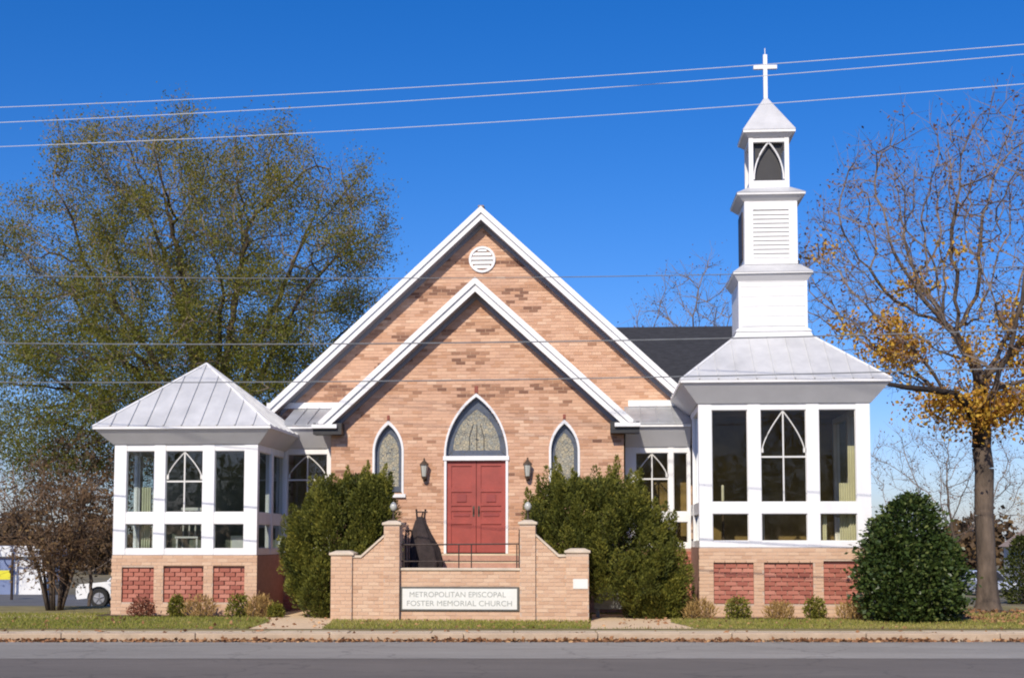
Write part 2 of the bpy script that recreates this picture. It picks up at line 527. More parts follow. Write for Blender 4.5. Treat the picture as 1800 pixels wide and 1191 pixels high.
def brick_wall(parent, wall, holes, y, z0, z1, seed, keys=('brick', 'brick_o', 'mortar'), pick=None, npick=0, proud=.008, streak=1.0, name='wall'):
    """front face of a wall in the plane y (facing -y): recessed mortar sheet + bricks standing proud"""
    back = MB()
    st = BH / 2
    z = z0
    while z < z1:
        for s, e in ivals(wall, holes, z + st / 2):
            back.face([(s, y, z), (e, y, z), (e, y, min(z + st, z1)), (s, y, min(z + st, z1))])
        z += st
    wl = back.build(name, M[keys[2]], parent)
    bricks = MB()
    cand = []
    row = 0
    z = z0
    while z + BH <= z1 + .001:
        off = (row % 2) * .5 * BW + (row % 3) * .013
        zb, zt = z + JT / 2, z + BH - JT / 2
        A = ivals(wall, holes, z + BH / 2)
        for s, e in A:
            i = math.floor((s - off) / BW)
            while True:
                xa, xb = off + i * BW + JT / 2, off + (i + 1) * BW - JT / 2
                i += 1
                if xa >= e: break
                xa, xb = max(xa, s + .002), min(xb, e - .002)
                if xb - xa < .035: continue
                t = tone_at(xa, z, seed, streak)
                pr = proud + random.uniform(-.003, .003)
                if pick and xb - xa > BW - JT - .002 and pick(xa, z):
                    cand.append((xa, zb, t, pr)); continue
                bricks.box(xa, xb, y - pr, y, zb, zt, skip=('k',), tone=t)
        z += BH; row += 1
    if cand:
        random.shuffle(cand)
        rest = cand[npick:]
        for xa, zb, t, pr in rest:
            bricks.box(xa, xa + BW - JT, y - pr, y, zb, zb + BH - JT, skip=('k',), tone=t)
        bm = MB().box(0, BW - JT, -.0115, 0, 0, BH - JT, skip=('k',))
        me = None
        for xa, zb, t, pr in cand[:npick]:
            if me is None:
                o = bm.build('brick', M[keys[1]], parent); me = o.data
            else:
                o = bpy.data.objects.new('brick', me); LINK(o); o.parent = parent
            o.location = (xa, y + .0035 - (pr - proud), zb); o.color = (t, t, t, 1)
    b = bricks.build('brickwork', M[keys[0]], parent, tones=True)
    b['kind'] = 'stuff'
    return wl


def arch_pts(c, hw, z0, zs, za, n=12):
    """pointed opening: from bottom left up to the apex and down to bottom right"""
    h = za - zs
    Rr = (hw * hw + h * h) / (2 * hw)
    L = [(c - hw, z0)]
    for i in range(n + 1):
        z = zs + h * (1 - (1 - i / n) ** 1.35)
        x = -(Rr - hw) + math.sqrt(max(0, Rr * Rr - (z - zs) ** 2))
        L.append((c - x, z))
    return L + [(2 * c - x, z) for x, z in reversed(L[:-1])]


def arch_hole(c, hw, z0, zs, za):
    h = za - zs
    Rr = (hw * hw + h * h) / (2 * hw)

    def f(z):
        if z < z0 or z > za: return None
        if z <= zs: return (c - hw, c + hw)
        x = -(Rr - hw) + math.sqrt(max(0, Rr * Rr - (z - zs) ** 2))
        return (c - x, c + x)
    return f


def ring(mb, A, B, ya, yb):
    """A outer outline, B inner outline: front band at ya, reveal back to yb"""
    n = len(A)
    for i in range(n - 1):
        mb.face([(A[i][0], ya, A[i][1]), (B[i][0], ya, B[i][1]), (B[i + 1][0], ya, B[i + 1][1]), (A[i + 1][0], ya, A[i + 1][1])][::-1])
        mb.face([(B[i][0], ya, B[i][1]), (B[i][0], yb, B[i][1]), (B[i + 1][0], yb, B[i + 1][1]), (B[i + 1][0], ya, B[i + 1][1])][::-1])
        mb.face([(A[i][0], ya, A[i][1]), (A[i + 1][0], ya, A[i + 1][1]), (A[i + 1][0], yb, A[i + 1][1]), (A[i][0], yb, A[i][1])][::-1])


# ================================================================ CHURCH
church = empty('church', (-2.8, 30, .17))
tag(church, 'peach brick gabled church with red doors, white glazed corner pavilions and a steeple', 'church')
CH = church


def ch(o):                                # world-coordinate parts under the church empty
    o.matrix_parent_inverse = CH.matrix_world.inverted() if False else o.matrix_parent_inverse
    return o


# keep world coordinates simple: the empty's offset is undone once per child at the end
XC = -2.78                                # porch axis
PY = 30.0                                 # porch front plane
NY = 31.8                                 # nave gable plane
NX = -2.81

# ---- nave gable wall
NZP, NSL = 9.92, .93


def nave_wall(z):
    hw = min(5.1, (NZP - .25 - z) / NSL)
    return (NX - hw, NX + hw) if hw > 0 else None


def porch_shadow(z):                      # hidden behind the porch roof: no bricks needed there
    hw = min(3.3, (7.3 - z) / .917)
    return (XC - hw, XC + hw) if hw > .2 else None


brick_wall(CH, nave_wall, [porch_shadow], NY, .17, NZP - .3, 5.0, streak=1.6, name='nave_wall')
bd = MB()
bd.box(NX - 5.1, NX - 5.0, NY + .02, 46, .1, 5.0); bd.box(NX + 5.0, NX + 5.1, NY + .02, 46, .1, 5.0)
bd.box(NX - 5.1, NX + 5.1, 45.9, 46, .1, 5.0)
bd.build('rear_wall', M['mortar'], CH)
# ---- porch wall
DX0, DX1, DZ0, DZ1 = -3.47, -2.10, 1.51, 3.66
AC, AW, AZ0, AZA = -2.785, .745, 3.70, 5.20
LAN = [(-4.83, .365), (-.75, .355)]


def porch_wall(z):
    hw = min(3.39, (7.8 - .22 - z) / .917)
    return (XC - hw, XC + hw) if hw > 0 else None


holes = [lambda z: (DX0 - .05, DX1 + .05) if z < AZ0 else None, arch_hole(AC, AW - .04, AZ0, AZ0 + .02, AZA - .07)]
holes += [arch_hole(c, hw - .03, 2.9, 3.85, 4.54) for c, hw in LAN]
brick_wall(CH, porch_wall, holes, PY, .17, 7.5, 1.0, streak=1.15, pick=lambda x, z: -4.5 < x < -1.2 and 1.5 < z < 4.6, npick=300, name='porch_wall')
side = MB()
for sx in (-1, 1):
    x = XC + sx * 3.385
    side.box(min(x, x - sx * .1), max(x, x - sx * .1), PY + .003, NY, .1, 4.55)
side.build('porch_side_wall', M['mortar'], CH)

# ---- round vent in the nave gable
vent = MB()
n = 28
for i in range(n):
    a, b = 2 * math.pi * i / n, 2 * math.pi * (i + 1) / n
    c = [(NX + r * math.cos(t), y, 8.72 + r * math.sin(t)) for t in (a, b) for r, y in ((.33, NY - .05), (.27, NY - .05), (.27, NY + .0), (.33, NY + .0))]
    vent.face([c[0], c[4], c[5], c[1]][::-1]); vent.face([c[1], c[5], c[6], c[2]][::-1]); vent.face([c[0], c[3], c[7], c[4]][::-1])
vn = vent.build('gable_vent', M['white2'], CH)
for k in range(5):
    z = 8.50 + k * .105
    hw = math.sqrt(max(.01, .265 ** 2 - (z + .04 - 8.72) ** 2))
    MB().hexa([(NX - hw, NY - .045, z), (NX + hw, NY - .045, z), (NX + hw, NY - .03, z), (NX - hw, NY - .03, z),
               (NX - hw, NY - .012, z + .085), (NX + hw, NY - .012, z + .085), (NX + hw, NY - .004, z + .085), (NX - hw, NY - .004, z + .085)]).build('slat', M['white2'], vn)


# ---- gable roofs: deck, rake board, crown strip, soffit
def gable_roof(xc, zp, sl, hs, yf, yw, yb, roofmat, name, zcut=-9):
    rf = MB()
    th = .035
    rf.prism([(xc - hs - .06, zp - sl * (hs + .06)), (xc, zp), (xc + hs + .06, zp - sl * (hs + .06)),
              (xc + hs + .06, zp - sl * (hs + .06) + th), (xc, zp + th), (xc - hs - .06, zp - sl * (hs + .06) + th)], yf - .03, yb)
    r = rf.build(name, roofmat, CH)
    for sx in (-1, 1):
        def q(d0, d1, y0, y1, mat, nm, s0=0., s1=hs):
            # a board under the deck between drops d0 and d1 below the roof line
            p = [(xc + sx * s0, zp - sl * s0 - d0), (xc + sx * s1, zp - sl * s1 - d0), (xc + sx * s1, zp - sl * s1 - d1), (xc + sx * s0, zp - sl * s0 - d1)]
            if sx > 0: p = p[::-1]
            c_p = []                                  # cut the board level at its foot
            for i_ in range(len(p)):
                a_, b_ = p[i_], p[(i_ + 1) % len(p)]
                if a_[1] >= zcut: c_p.append(a_)
                if (a_[1] >= zcut) != (b_[1] >= zcut):
                    k_ = (zcut - a_[1]) / (b_[1] - a_[1]); c_p.append((a_[0] + (b_[0] - a_[0]) * k_, zcut))
            p = c_p
            MB().prism(p, y0, y1).build(nm, mat, r)
        q(-.037, .12, yf - .036, yf + .03, M['white'], 'crown_moulding')
        q(.123, .29, yf + .012, yf + .04, M['white'], 'rake_board')
        q(.252, .29, yf + .043, yw - .012, M['shadetrim'], 'rake_soffit')
        q(.293, .40, yw - .045, yw - .012, M['shadetrim'], 'frieze_board', .0, hs - .35)  # grey strip painted in where the rake's shadow falls on the wall
    return r


gable_roof(NX, NZP, NSL, 5.35, NY - .42, NY, 46, M['shingle'], 'nave_roof')
gable_roof(XC, 7.80, .917, 3.60, PY - .42, PY, NY + .02, M['metal_old'], 'porch_roof', 4.468)
# ridge cap
bx('ridge_cap', M['houseroof'], CH, NX - .07, NX + .07, NY - .40, 46, NZP + .03, NZP + .065)
# porch eave returns with dark gutters
for sx in (-1, 1):
    xa, xb = XC + sx * 3.08, XC + sx * 3.74
    g = bx('gutter', M['gutter'], CH, min(xa, xb), max(xa, xb), PY - .36, PY - .012, 4.24, 4.50)
    xa = XC + sx * 3.18; xb = XC + sx * 3.76
    bx('return_board', M['white'], g, min(xa, xb), max(xa, xb), PY - .45, PY - .362, 4.37, 4.465, b=.01)
    xs_ = sorted((XC + sx * 3.40, XC + sx * 3.74))
    bx('side_gutter', M['white2'], g, xs_[0], xs_[1], PY - .008, NY - 1.4, 4.36, 4.46)

# ---- door
dr = MB()
dr.box(DX0 - .055, DX0, PY - .03, PY + .16, DZ0, AZ0 - .06); dr.box(DX1, DX1 + .055, PY - .03, PY + .16, DZ0, AZ0 - .06)
frame = dr.build('door_frame', M['white'], CH)
bx('transom_bar', M['white'], CH, DX0 - .08, DX1 + .08, PY - .05, PY + .16, AZ0 - .057, AZ0 + .05, b=.01)
for sx in (0, 1):
    xm = (DX0 + DX1) / 2
    xa, xb = (DX0 + .006, xm - .006) if sx == 0 else (xm + .006, DX1 - .006)
    d = bx('door', M['red'], CH, xa, xb, PY + .07, PY + .12, DZ0 + .02, AZ0 - .06)
    hwid = xb - xa
    # raised stiles and rails; recessed panels between them
    for u0, u1 in ((.0, .15), (.85, 1.)):
        bx('stile', M['red'], d, xa + hwid * u0, xa + hwid * u1, PY + .045, PY + .069, DZ0 + .02, AZ0 - .06, b=.006)
    for za, zb in ((1.53, 1.72), (2.18, 2.30), (2.48, 2.56), (2.60, 2.66), (2.92, 3.02), (3.52, 3.638)):
        bx('rail', M['red'], d, xa + hwid * .152, xa + hwid * .848, PY + .047, PY + .069, za, zb, b=.006)
    cx = xa + hwid * (.5 if sx == 0 else .5)
    bx('panel', M['redpanel'], d, cx - .11, cx + .11, PY + .05, PY + .069, 2.69, 2.88, b=.01)
    bx('panel', M['redpanel'], d, xa + hwid * .22, xa + hwid * .78, PY + .055, PY + .069, 2.36, 2.44, b=.008)
    hx = xm + (-.06 if sx == 0 else .06)
    MB().box(hx - .022, hx + .022, PY + .035, PY + .046, 2.36, 2.60).tube([(hx, PY + .02, 2.42), (hx, PY - .01, 2.47), (hx, PY + .02, 2.54)], .012, 6).build('handle', M['bronze'], d)
# ---- pointed transom over the door
A = arch_pts(AC, AW, AZ0 + .05, AZ0 + .06, AZA)
B = arch_pts(AC, AW - .042, AZ0 + .05, AZ0 + .06, AZA - .08)
q = MB(); ring(q, A, B, PY - .035, PY + .14)
tw = q.build('arched_window', M['white2'], CH)
C2 = arch_pts(AC, AW - .20, AZ0 + .19, AZ0 + .2, AZA - .36)
q = MB(); ring(q, B, C2, PY + .125, PY + .135); q.face([(AC - AW + .07, PY + .127, AZ0 + .05), (AC + AW - .07, PY + .127, AZ0 + .05), (AC + AW - .2, PY + .127, AZ0 + .19), (AC - AW + .2, PY + .127, AZ0 + .19)])
q.build('border_pane', M['stained_b'], tw)
q = MB(); q.face([(x, PY + .133, z) for x, z in C2]); q.build('pane', M['stained'], tw)
for sx in (-1, 0, 1):
    p = [(AC + sx * .17, PY + .12, AZ0 + .2), (AC + sx * .17, PY + .12, AZ0 + .50), (AC + sx * .08, PY + .12, AZ0 + .80)]
    MB().tube(p, .008, 5).build('lead_bar', M['gutter'], tw)
bx('keystone', M['brick_r'], CH, AC - .04, AC + .04, PY - .03, PY - .012, AZA + .01, AZA + .17)
# ---- lancets
for c, hw in LAN:
    A = arch_pts(c, hw, 2.86, 3.85, 4.58)
    B = arch_pts(c, hw - .05, 2.93, 3.85, 4.49)
    q = MB(); ring(q, A, B, PY - .025, PY + .15)
    q.box(c - hw - .05, c + hw + .05, PY - .07, PY + .14, 2.80, 2.88)
    lw = q.build('lancet_window', M['white2'], CH)
    C2 = arch_pts(c, hw - .14, 3.06, 3.85, 4.29)
    q = MB(); ring(q, B, C2, PY + .125, PY + .135); q.face([(c - hw + .05, PY + .127, 2.93), (c + hw - .05, PY + .127, 2.93), (c + hw - .14, PY + .127, 3.06), (c - hw + .14, PY + .127, 3.06)])
    q.build('border_pane', M['stained_b'], lw)
    q = MB(); q.face([(x, PY + .133, z) for x, z in C2]); q.build('pane', M['stained'], lw)
    bx('keystone', M['brick_r'], CH, c - .03, c + .03, PY - .03, PY - .012, 4.59, 4.70)
# ---- wall lanterns
for lx in (-3.97, -1.59):
    q = MB().box(lx - .06, lx + .06, PY - .035, PY - .01, 3.14, 3.40)
    q.tube([(lx, PY - .03, 3.20), (lx, PY - .14, 3.12), (lx, PY - .20, 3.20)], .016, 6)
    q.lathe((lx, PY - .2, 0), [(.0, 3.16), (.06, 3.19), (.085, 3.24), (.085, 3.26)], 8)
    q.lathe((lx, PY - .2, 0), [(.14, 3.58), (.13, 3.62), (.05, 3.70), (.02, 3.74), (.03, 3.77), (.0, 3.80)], 8)
    for k in range(4):
        t = math.pi / 4 + k * math.pi / 2
        q.tube([(lx + .085 * math.cos(t), PY - .2 + .085 * math.sin(t), 3.25), (lx + .13 * math.cos(t), PY - .2 + .13 * math.sin(t), 3.59)], .009, 4)
    g_ = MB().lathe((lx, PY - .2, 0), [(.075, 3.26), (.118, 3.58)], 8)
    for mm in (q, g_): mm.v = [(lx + (a - lx) * .78, PY + (b - PY) * .78, 3.42 + (c_ - 3.44) * .80) for a, b, c_ in mm.v]
    l = q.build('wall_lantern', M['bronze'], CH)
    g_.build('lamp_glass', M['lampglass'], l)

# ---- glazed timber walls
def bar(p0, p1, wdt, y0, y1):
    """a straight bar between two x,z points"""
    a, b = Vector(p0), Vector(p1)
    d = (b - a).normalized(); nn = Vector((-d.y, d.x)) * wdt / 2
    pts = [a - nn, b - nn, b + nn, a + nn]
    return MB().prism([(v.x, v.y) for v in pts], y0, y1)


def glazed_front(x0, x1, y, z, posts, trace, glass, postmat='white', lower=True):
    """z = (sill bottom, lower glass bottom, lower glass top, upper glass bottom, upper glass top, head top, cross-bar)"""
    W = x1 - x0
    zs, za, zb, zc, zd, zt, zm = z
    for i, (a, b) in enumerate(posts):
        bx('post', M[postmat], CH, x0 + W * a, x0 + W * b, y, y + .16, zs, zt, b=.008)
    for i in range(len(posts) - 1):
        xa, xb = x0 + W * posts[i][1] + .001, x0 + W * posts[i + 1][0] - .001
        bx('sill_rail', M[postmat], CH, xa, xb, y + .012, y + .15, zs, za, b=.006)
        bx('mid_rail', M[postmat], CH, xa, xb, y + .010, y + .15, zb, zc, b=.006)
        bx('head_rail', M[postmat], CH, xa, xb, y + .014, y + .15, zd, zt, b=.006)
        for lo, hi, up in ((za, zb, False), (zc, zd, True)):
            f = MB()
            t = .013
            f.box(xa, xa + t, y + .045, y + .10, lo, hi); f.box(xb - t, xb, y + .045, y + .10, lo, hi)
            f.box(xa + t, xb - t, y + .047, y + .10, lo, lo + t); f.box(xa + t, xb - t, y + .047, y + .10, hi - t, hi)
            wn = f.build('window', M['tracery'], CH)
            p = MB(); p.face([(xa + t, y + .075, lo + t), (xb - t, y + .075, lo + t), (xb - t, y + .075, hi - t), (xa + t, y + .075, hi - t)])
            p.build('pane', M[glass], wn)
            if up and i == trace:
                xm = (xa + xb) / 2
                MB().box(xm - .016, xm + .016, y + .05, y + .072, lo + t, hi - t).build('muntin', M['tracery'], wn)
                MB().box(xa + t, xm - .017, y + .05, y + .072, zm - .018, zm + .018).box(xm + .017, xb - t, y + .05, y + .072, zm - .018, zm + .018).build('muntin', M['tracery'], wn)
                hw = (xb - xa) / 2 - .03
                zq = zm + .13 * (hi - zm)
                L9 = [(hw * (1 - (k_ / 9) ** 1.45), zq + (hi - t - .01 - zq) * k_ / 9) for k_ in range(10)]
                P = [None] + [(xm - a_, b_) for a_, b_ in L9] + [(xm + a_, b_) for a_, b_ in L9[::-1]] + [None]
                for sgn in (0, 1):
                    L = P[1:11] if sgn == 0 else P[-11:-1]
                    tb = MB().tube([(px_, y + .060, pz_) for px_, pz_ in L], .015, 5)
                    e = L[0] if sgn == 0 else L[-1]
                    tb.box(e[0] - .03, e[0] + .03, y + .045, y + .08, e[1] - .04, e[1] + .05)
                    tb.build('arch_tracery', M['tracery'], wn)


def glazed_side(x, y0, y1, z, glass, inward):
    """a side wall in the plane x; inward = +1 when the room lies towards +x"""
    zs, za, zb, zc, zd, zt, zm = z
    t = .14 * inward
    X = sorted((x, x + t))
    ys = [y0 + .162, y0 + .162 + .0, (y0 + y1) / 2, y1]
    ym = (y0 + y1) / 2
    bx('post', M['white'], CH, X[0], X[1], ym - .09, ym + .09, zs, zt)
    bx('post', M['white'], CH, X[0], X[1], y1 - .16, y1, zs, zt)
    for a, b in ((y0 + .161, ym - .091), (ym + .091, y1 - .161)):
        bx('sill_rail', M['white'], CH, X[0] + .01, X[1] - .01, a, b, zs, za)
        bx('mid_rail', M['white'], CH, X[0] + .01, X[1] - .01, a, b, zb, zc)
        bx('head_rail', M['white'], CH, X[0] + .01, X[1] - .01, a, b, zd, zt)
        for lo, hi in ((za, zb), (zc, zd)):
            f = MB(); q_ = .013
            f.box(X[0] + .045, X[1] - .045, a, a + q_, lo, hi); f.box(X[0] + .045, X[1] - .045, b - q_, b, lo, hi)
            f.box(X[0] + .047, X[1] - .047, a + q_, b - q_, lo, lo + q_); f.box(X[0] + .047, X[1] - .047, a + q_, b - q_, hi - q_, hi)
            wn = f.build('window', M['tracery'], CH)
            p = MB(); xm = x + t / 2
            p.face([(xm, a + q_, lo + q_), (xm, b - q_, lo + q_), (xm, b - q_, hi - q_), (xm, a + q_, hi - q_)])
            p.build('pane', M[glass], wn)


def brick_base(x0, x1, y0, y1, zt, panels, seed):
    def wall(z): return (x0, x1)
    hs = [(lambda z, a=a: (x0 + (x1 - x0) * a[0], x0 + (x1 - x0) * a[1]) if a[2] < z < a[3] else None) for a in panels]
    brick_wall(CH, wall, hs, y0, .12, zt - .002, seed, keys=('brick_s', 'brick_so', 'mortar_s'), streak=.4, name='pavilion_base')
    m2 = MB()
    m2.box(x0 + .01, x1 - .01, y0 + .09, y1, .1, zt - .01)
    for xx in (x0, x1 - .012): m2.box(xx, xx + .012, y0, y0 + .088, .12, zt - .004)
    m2.build('base_core', M['mortar_r'], CH)
    for a in panels:
        xa, xb = x0 + (x1 - x0) * a[0], x0 + (x1 - x0) * a[1]
        # reveal of the recess
        rv = MB()
        rv.box(xa - .006, xa, y0 + .001, y0 + .085, a[2], a[3]); rv.box(xb, xb + .006, y0 + .001, y0 + .085, a[2], a[3])
        rv.box(xa - .006, xb + .006, y0 + .001, y0 + .085, a[2] - .006, a[2]); rv.box(xa - .006, xb + .006, y0 + .001, y0 + .085, a[3], a[3] + .006)
        rv.build('panel_reveal', M['brick_s'], CH)
        # pierced red brick screen: bricks with gaps between them
        sc_ = MB()
        z = a[2] + .008; row = 0
        while z + .09 < a[3]:
            x = xa - (row % 2) * .12
            while x < xb:
                u0, u1 = max(x + .012, xa + .002), min(x + .232, xb - .002)
                if u1 - u0 > .03:
                    sc_.box(u0, u1, y0 + .045 + random.uniform(-.012, .008), y0 + .089, z + .006, z + .086, tone=min(1, max(0, random.gauss(.55, .25))))
                x += .245
            z += .094; row += 1
        s_ = sc_.build('red_brick_panel', M['brick_r'], CH, tones=True); s_['kind'] = 'stuff'


def cove(x0, x1, y0, y1, z0, z1, ov):
    """flared timber eave below a pavilion roof"""
    q = MB()
    a = [(x0 - .03, y0 - .03, z0), (x1 + .03, y0 - .03, z0), (x1 + .03, y1, z0), (x0 - .03, y1, z0)]
    b = [(x0 - ov, y0 - ov, z1), (x1 + ov, y0 - ov, z1), (x1 + ov, y1 + ov, z1), (x0 - ov, y1 + ov, z1)]
    q.hexa(a + b)
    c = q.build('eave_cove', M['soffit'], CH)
    e = MB()
    e.box(x0 - ov - .03, x1 + ov + .03, y0 - ov - .03, y1 + ov + .03, z1 + .002, z1 + .055)
    e.build('eave_fascia', M['white2'], CH)
    return c


def seams_front(roof, x0, x1, ze, ye, x0t, x1t, zt, yt, n):
    """standing seams on the front slope, straight up the fall of the roof"""
    for k in range(1, n):
        x = x0 + (x1 - x0) * k / n
        t = 1.0
        if x < x0t: t = (x - x0) / (x0t - x0)
        if x > x1t: t = (x1 - x) / (x1 - x1t)
        t *= .985
        y, z = ye + (yt - ye) * t, ze + (zt - ze) * t
        d = Vector((0, yt - ye, zt - ze)).normalized()
        nn = Vector((0, -d.z, d.y)) * .032
        p0, p1 = Vector((x, ye, ze)), Vector((x, y, z))
        wv = Vector((.014, 0, 0))
        MB().hexa([p0 - wv, p0 + wv, p1 + wv, p1 - wv, p0 - wv + nn, p0 + wv + nn, p1 + wv + nn, p1 - wv + nn]).build('seam', M['metal'], roof)


def seams_side(roof, xe, ye0, ye1, ze, xt, yt0, yt1, zt, n):
    for k in range(1, n):
        y = ye0 + (ye1 - ye0) * k / n
        t = 1.0
        if y < yt0: t = (y - ye0) / (yt0 - ye0)
        if y > yt1: t = (ye1 - y) / (ye1 - yt1)
        t *= .985
        p0, p1 = Vector((xe, y, ze)), Vector((xe + (xt - xe) * t, y, ze + (zt - ze) * t))
        d = (p1 - p0).normalized(); nn = Vector((-d.z, 0, d.x)) * (.024 if xt > xe else -.024)
        wv = Vector((0, .014, 0))
        MB().hexa([p0 - wv, p1 - wv, p1 + wv, p0 + wv, p0 - wv + nn, p1 - wv + nn, p1 + wv + nn, p0 + wv + nn]).build('seam', M['metal'], roof)


def hip_caps(roof, pts):
    for a, b in pts:
        MB().tube([a, b], .03, 6).build('hip_cap', M['white2'], roof)


# ---- left pavilion
LX0, LX1, LY0, LY1 = -10.67, -7.45, 28.3, 31.0
LZ = (1.49, 1.63, 2.17, 2.43, 3.78, 3.93, 3.11)
brick_base(LX0 - .02, LX1 + .02, LY0 - .01, LY1, 1.49, [(.075, .295, .45, 1.24), (.36, .635, .45, 1.25), (.70, .915, .45, 1.25)], 21)
glazed_front(LX0, LX1, LY0, LZ, [(0, .085), (.28, .358), (.617, .70), (.908, 1)], 1, 'glass_l')
glazed_side(LX1, LY0, LY1, LZ, 'glass_l', -1)
glazed_side(LX0, LY0, LY1, LZ, 'glass_l', 1)
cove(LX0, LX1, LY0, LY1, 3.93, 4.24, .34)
LO = .37
ax, ay, az = (LX0 + LX1) / 2, (LY0 + LY1) / 2 + .06, 5.90
q = MB()
e = [(LX0 - LO, LY0 - LO, 4.30), (LX1 + LO, LY0 - LO, 4.30), (LX1 + LO, LY1 + LO, 4.30), (LX0 - LO, LY1 + LO, 4.30)]
for i in range(4): q.face([e[i], e[(i + 1) % 4], (ax, ay, az)])
q.face(e[::-1])
lroof = q.build('pavilion_roof', M['metal'], CH)
seams_front(lroof, LX0 - LO, LX1 + LO, 4.30, LY0 - LO, ax - .001, ax + .001, az, ay, 10)
seams_side(lroof, LX1 + LO, LY0 - LO, LY1 + LO, 4.30, ax, ay - .001, ay + .001, az, 8)
hip_caps(lroof, [(p, (ax, ay, az + .01)) for p in e])
# interior of the left pavilion
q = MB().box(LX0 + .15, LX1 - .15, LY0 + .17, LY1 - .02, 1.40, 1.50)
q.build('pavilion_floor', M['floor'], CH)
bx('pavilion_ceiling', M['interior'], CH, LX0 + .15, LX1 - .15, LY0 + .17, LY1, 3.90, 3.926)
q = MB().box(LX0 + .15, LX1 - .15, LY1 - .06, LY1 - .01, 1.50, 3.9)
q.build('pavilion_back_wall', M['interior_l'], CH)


def curtain(x0, x1, y, z0, z1, folds=9, amp=.035):
    q = MB(); N = folds * 6
    for i in range(N):
        a, b = i / N, (i + 1) / N
        ya, yb = (y + amp * math.sin(t * folds * 2 * math.pi) for t in (a, b))
        q.face([(x0 + (x1 - x0) * a, ya, z0), (x0 + (x1 - x0) * b, yb, z0), (x0 + (x1 - x0) * b, yb, z1), (x0 + (x1 - x0) * a, ya, z1)])
    return q.build('curtain', M['curtain'], CH)


curtain(-10.2, -9.98, 28.75, 1.55, 3.0, 4, .03)
curtain(-8.72, -8.62, 28.6, 1.5, 2.25, 2, .02)
c = empty('spindle_chair', (-9.05, 29.0, 1.50)); tag(c, 'pale spindle-backed chair inside the left pavilion, behind the lower middle pane', 'chair')
for k in range(4): MB().tube([(-.27 + k * .14, 0, .40), (-.27 + k * .14, .02, .98)], .018, 6).build('spindle', M['tracery'], c)
bx('top_rail', M['tracery'], c, -.32, .2, -.02, .04, .981, 1.05)
bx('seat', M['tracery'], c, -.32, .2, -.42, .04, .36, .40)
for xx in (-.3, .15):
    for yy in (-.4, 0.): bx('leg', M['tracery'], c, xx, xx + .04, yy, yy + .04, .0, .358)
cab = empty('white_cabinet', (-8.0, 28.95, 1.50)); tag(cab, 'small white cabinet inside the left pavilion by its right-hand window', 'cabinet')
bx('carcass', M['curtain'], cab, -.17, .17, -.15, .15, .0, .42, b=.01)
bx('cabinet_door', M['tracery'], cab, -.14, .14, -.165, -.151, .04, .36, b=.005)

# ---- right pavilion
RX0, RX1, RY0, RY1 = 2.18, 5.82, 28.3, 32.0
RZ = (1.66, 1.80, 2.38, 2.63, 4.61, 4.75, 3.60)
brick_base(RX0 - .02, RX1 + .02, RY0 - .01, RY1, 1.66, [(.085, .315, .46, 1.36), (.375, .655, .46, 1.37), (.715, .92, .46, 1.38)], 33)
glazed_front(RX0, RX1, RY0, RZ, [(0, .078), (.288, .364), (.63, .704), (.918, 1)], 1, 'glass')
glazed_side(RX0, RY0, RY1, RZ, 'glass', 1)
glazed_side(RX1, RY0, RY1, RZ, 'glass', -1)
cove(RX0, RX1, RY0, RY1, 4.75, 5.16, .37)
RO = .40
SX, SY = 3.95, 30.15                      # steeple axis
SB = .86
q = MB()
e = [(RX0 - RO, RY0 - RO, 5.22), (RX1 + RO, RY0 - RO, 5.22), (RX1 + RO, RY1 + RO, 5.22), (RX0 - RO, RY1 + RO, 5.22)]
t4 = [(SX - SB, SY - SB, 6.34), (SX + SB, SY - SB, 6.34), (SX + SB, SY + SB, 6.34), (SX - SB, SY + SB, 6.34)]
q.hexa(e + t4)
rroof = q.build('pavilion_roof', M['metal'], CH)
seams_front(rroof, RX0 - RO, RX1 + RO, 5.22, RY0 - RO, SX - SB, SX + SB, 6.34, SY - SB, 11)
seams_side(rroof, RX0 - RO, RY0 - RO, RY1 + RO, 5.22, SX - SB, SY - SB, SY + SB, 6.34, 10)
hip_caps(rroof, list(zip(e, t4)))
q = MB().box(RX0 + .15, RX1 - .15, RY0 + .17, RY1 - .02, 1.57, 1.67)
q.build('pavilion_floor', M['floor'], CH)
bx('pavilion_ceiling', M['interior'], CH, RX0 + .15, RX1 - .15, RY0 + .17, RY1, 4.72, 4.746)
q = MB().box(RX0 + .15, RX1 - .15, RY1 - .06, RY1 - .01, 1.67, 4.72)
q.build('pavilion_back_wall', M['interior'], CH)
curtain(5.22, 5.42, 28.7, 1.7, 3.05, 4, .03)
curtain(5.40, 5.66, 28.62, 1.7, 3.85, 5, .03)
curtain(4.84, 4.93, 28.62, 1.7, 2.45, 2, .02)
cn = empty('candle_stand', (2.75, 29.0, 1.67)); tag(cn, 'pale candle on a dark stand inside the right pavilion, left pane', 'candle stand')
MB().lathe((0, 0, 0), [(.0, 0), (.14, .01), (.03, .06), (.025, .96), (.08, .99), (.0, 1.0)], 10).build('stand', M['bronze'], cn)
MB().lathe((0, 0, 0), [(.03, 1.0), (.03, 1.34), (.0, 1.36)], 8).build('candle', M['curtain'], cn)
ps = empty('pale_post', (3.62, 29.2, 1.67)); tag(ps, 'pale newel post inside the right pavilion behind the lower middle pane', 'post')
MB().bevbox(-.05, .05, -.05, .05, 0, .85).build('shaft', M['tracery'], ps)
MB().bevbox(-.07, .07, -.07, .07, .852, .90).build('post_cap', M['tracery'], ps)

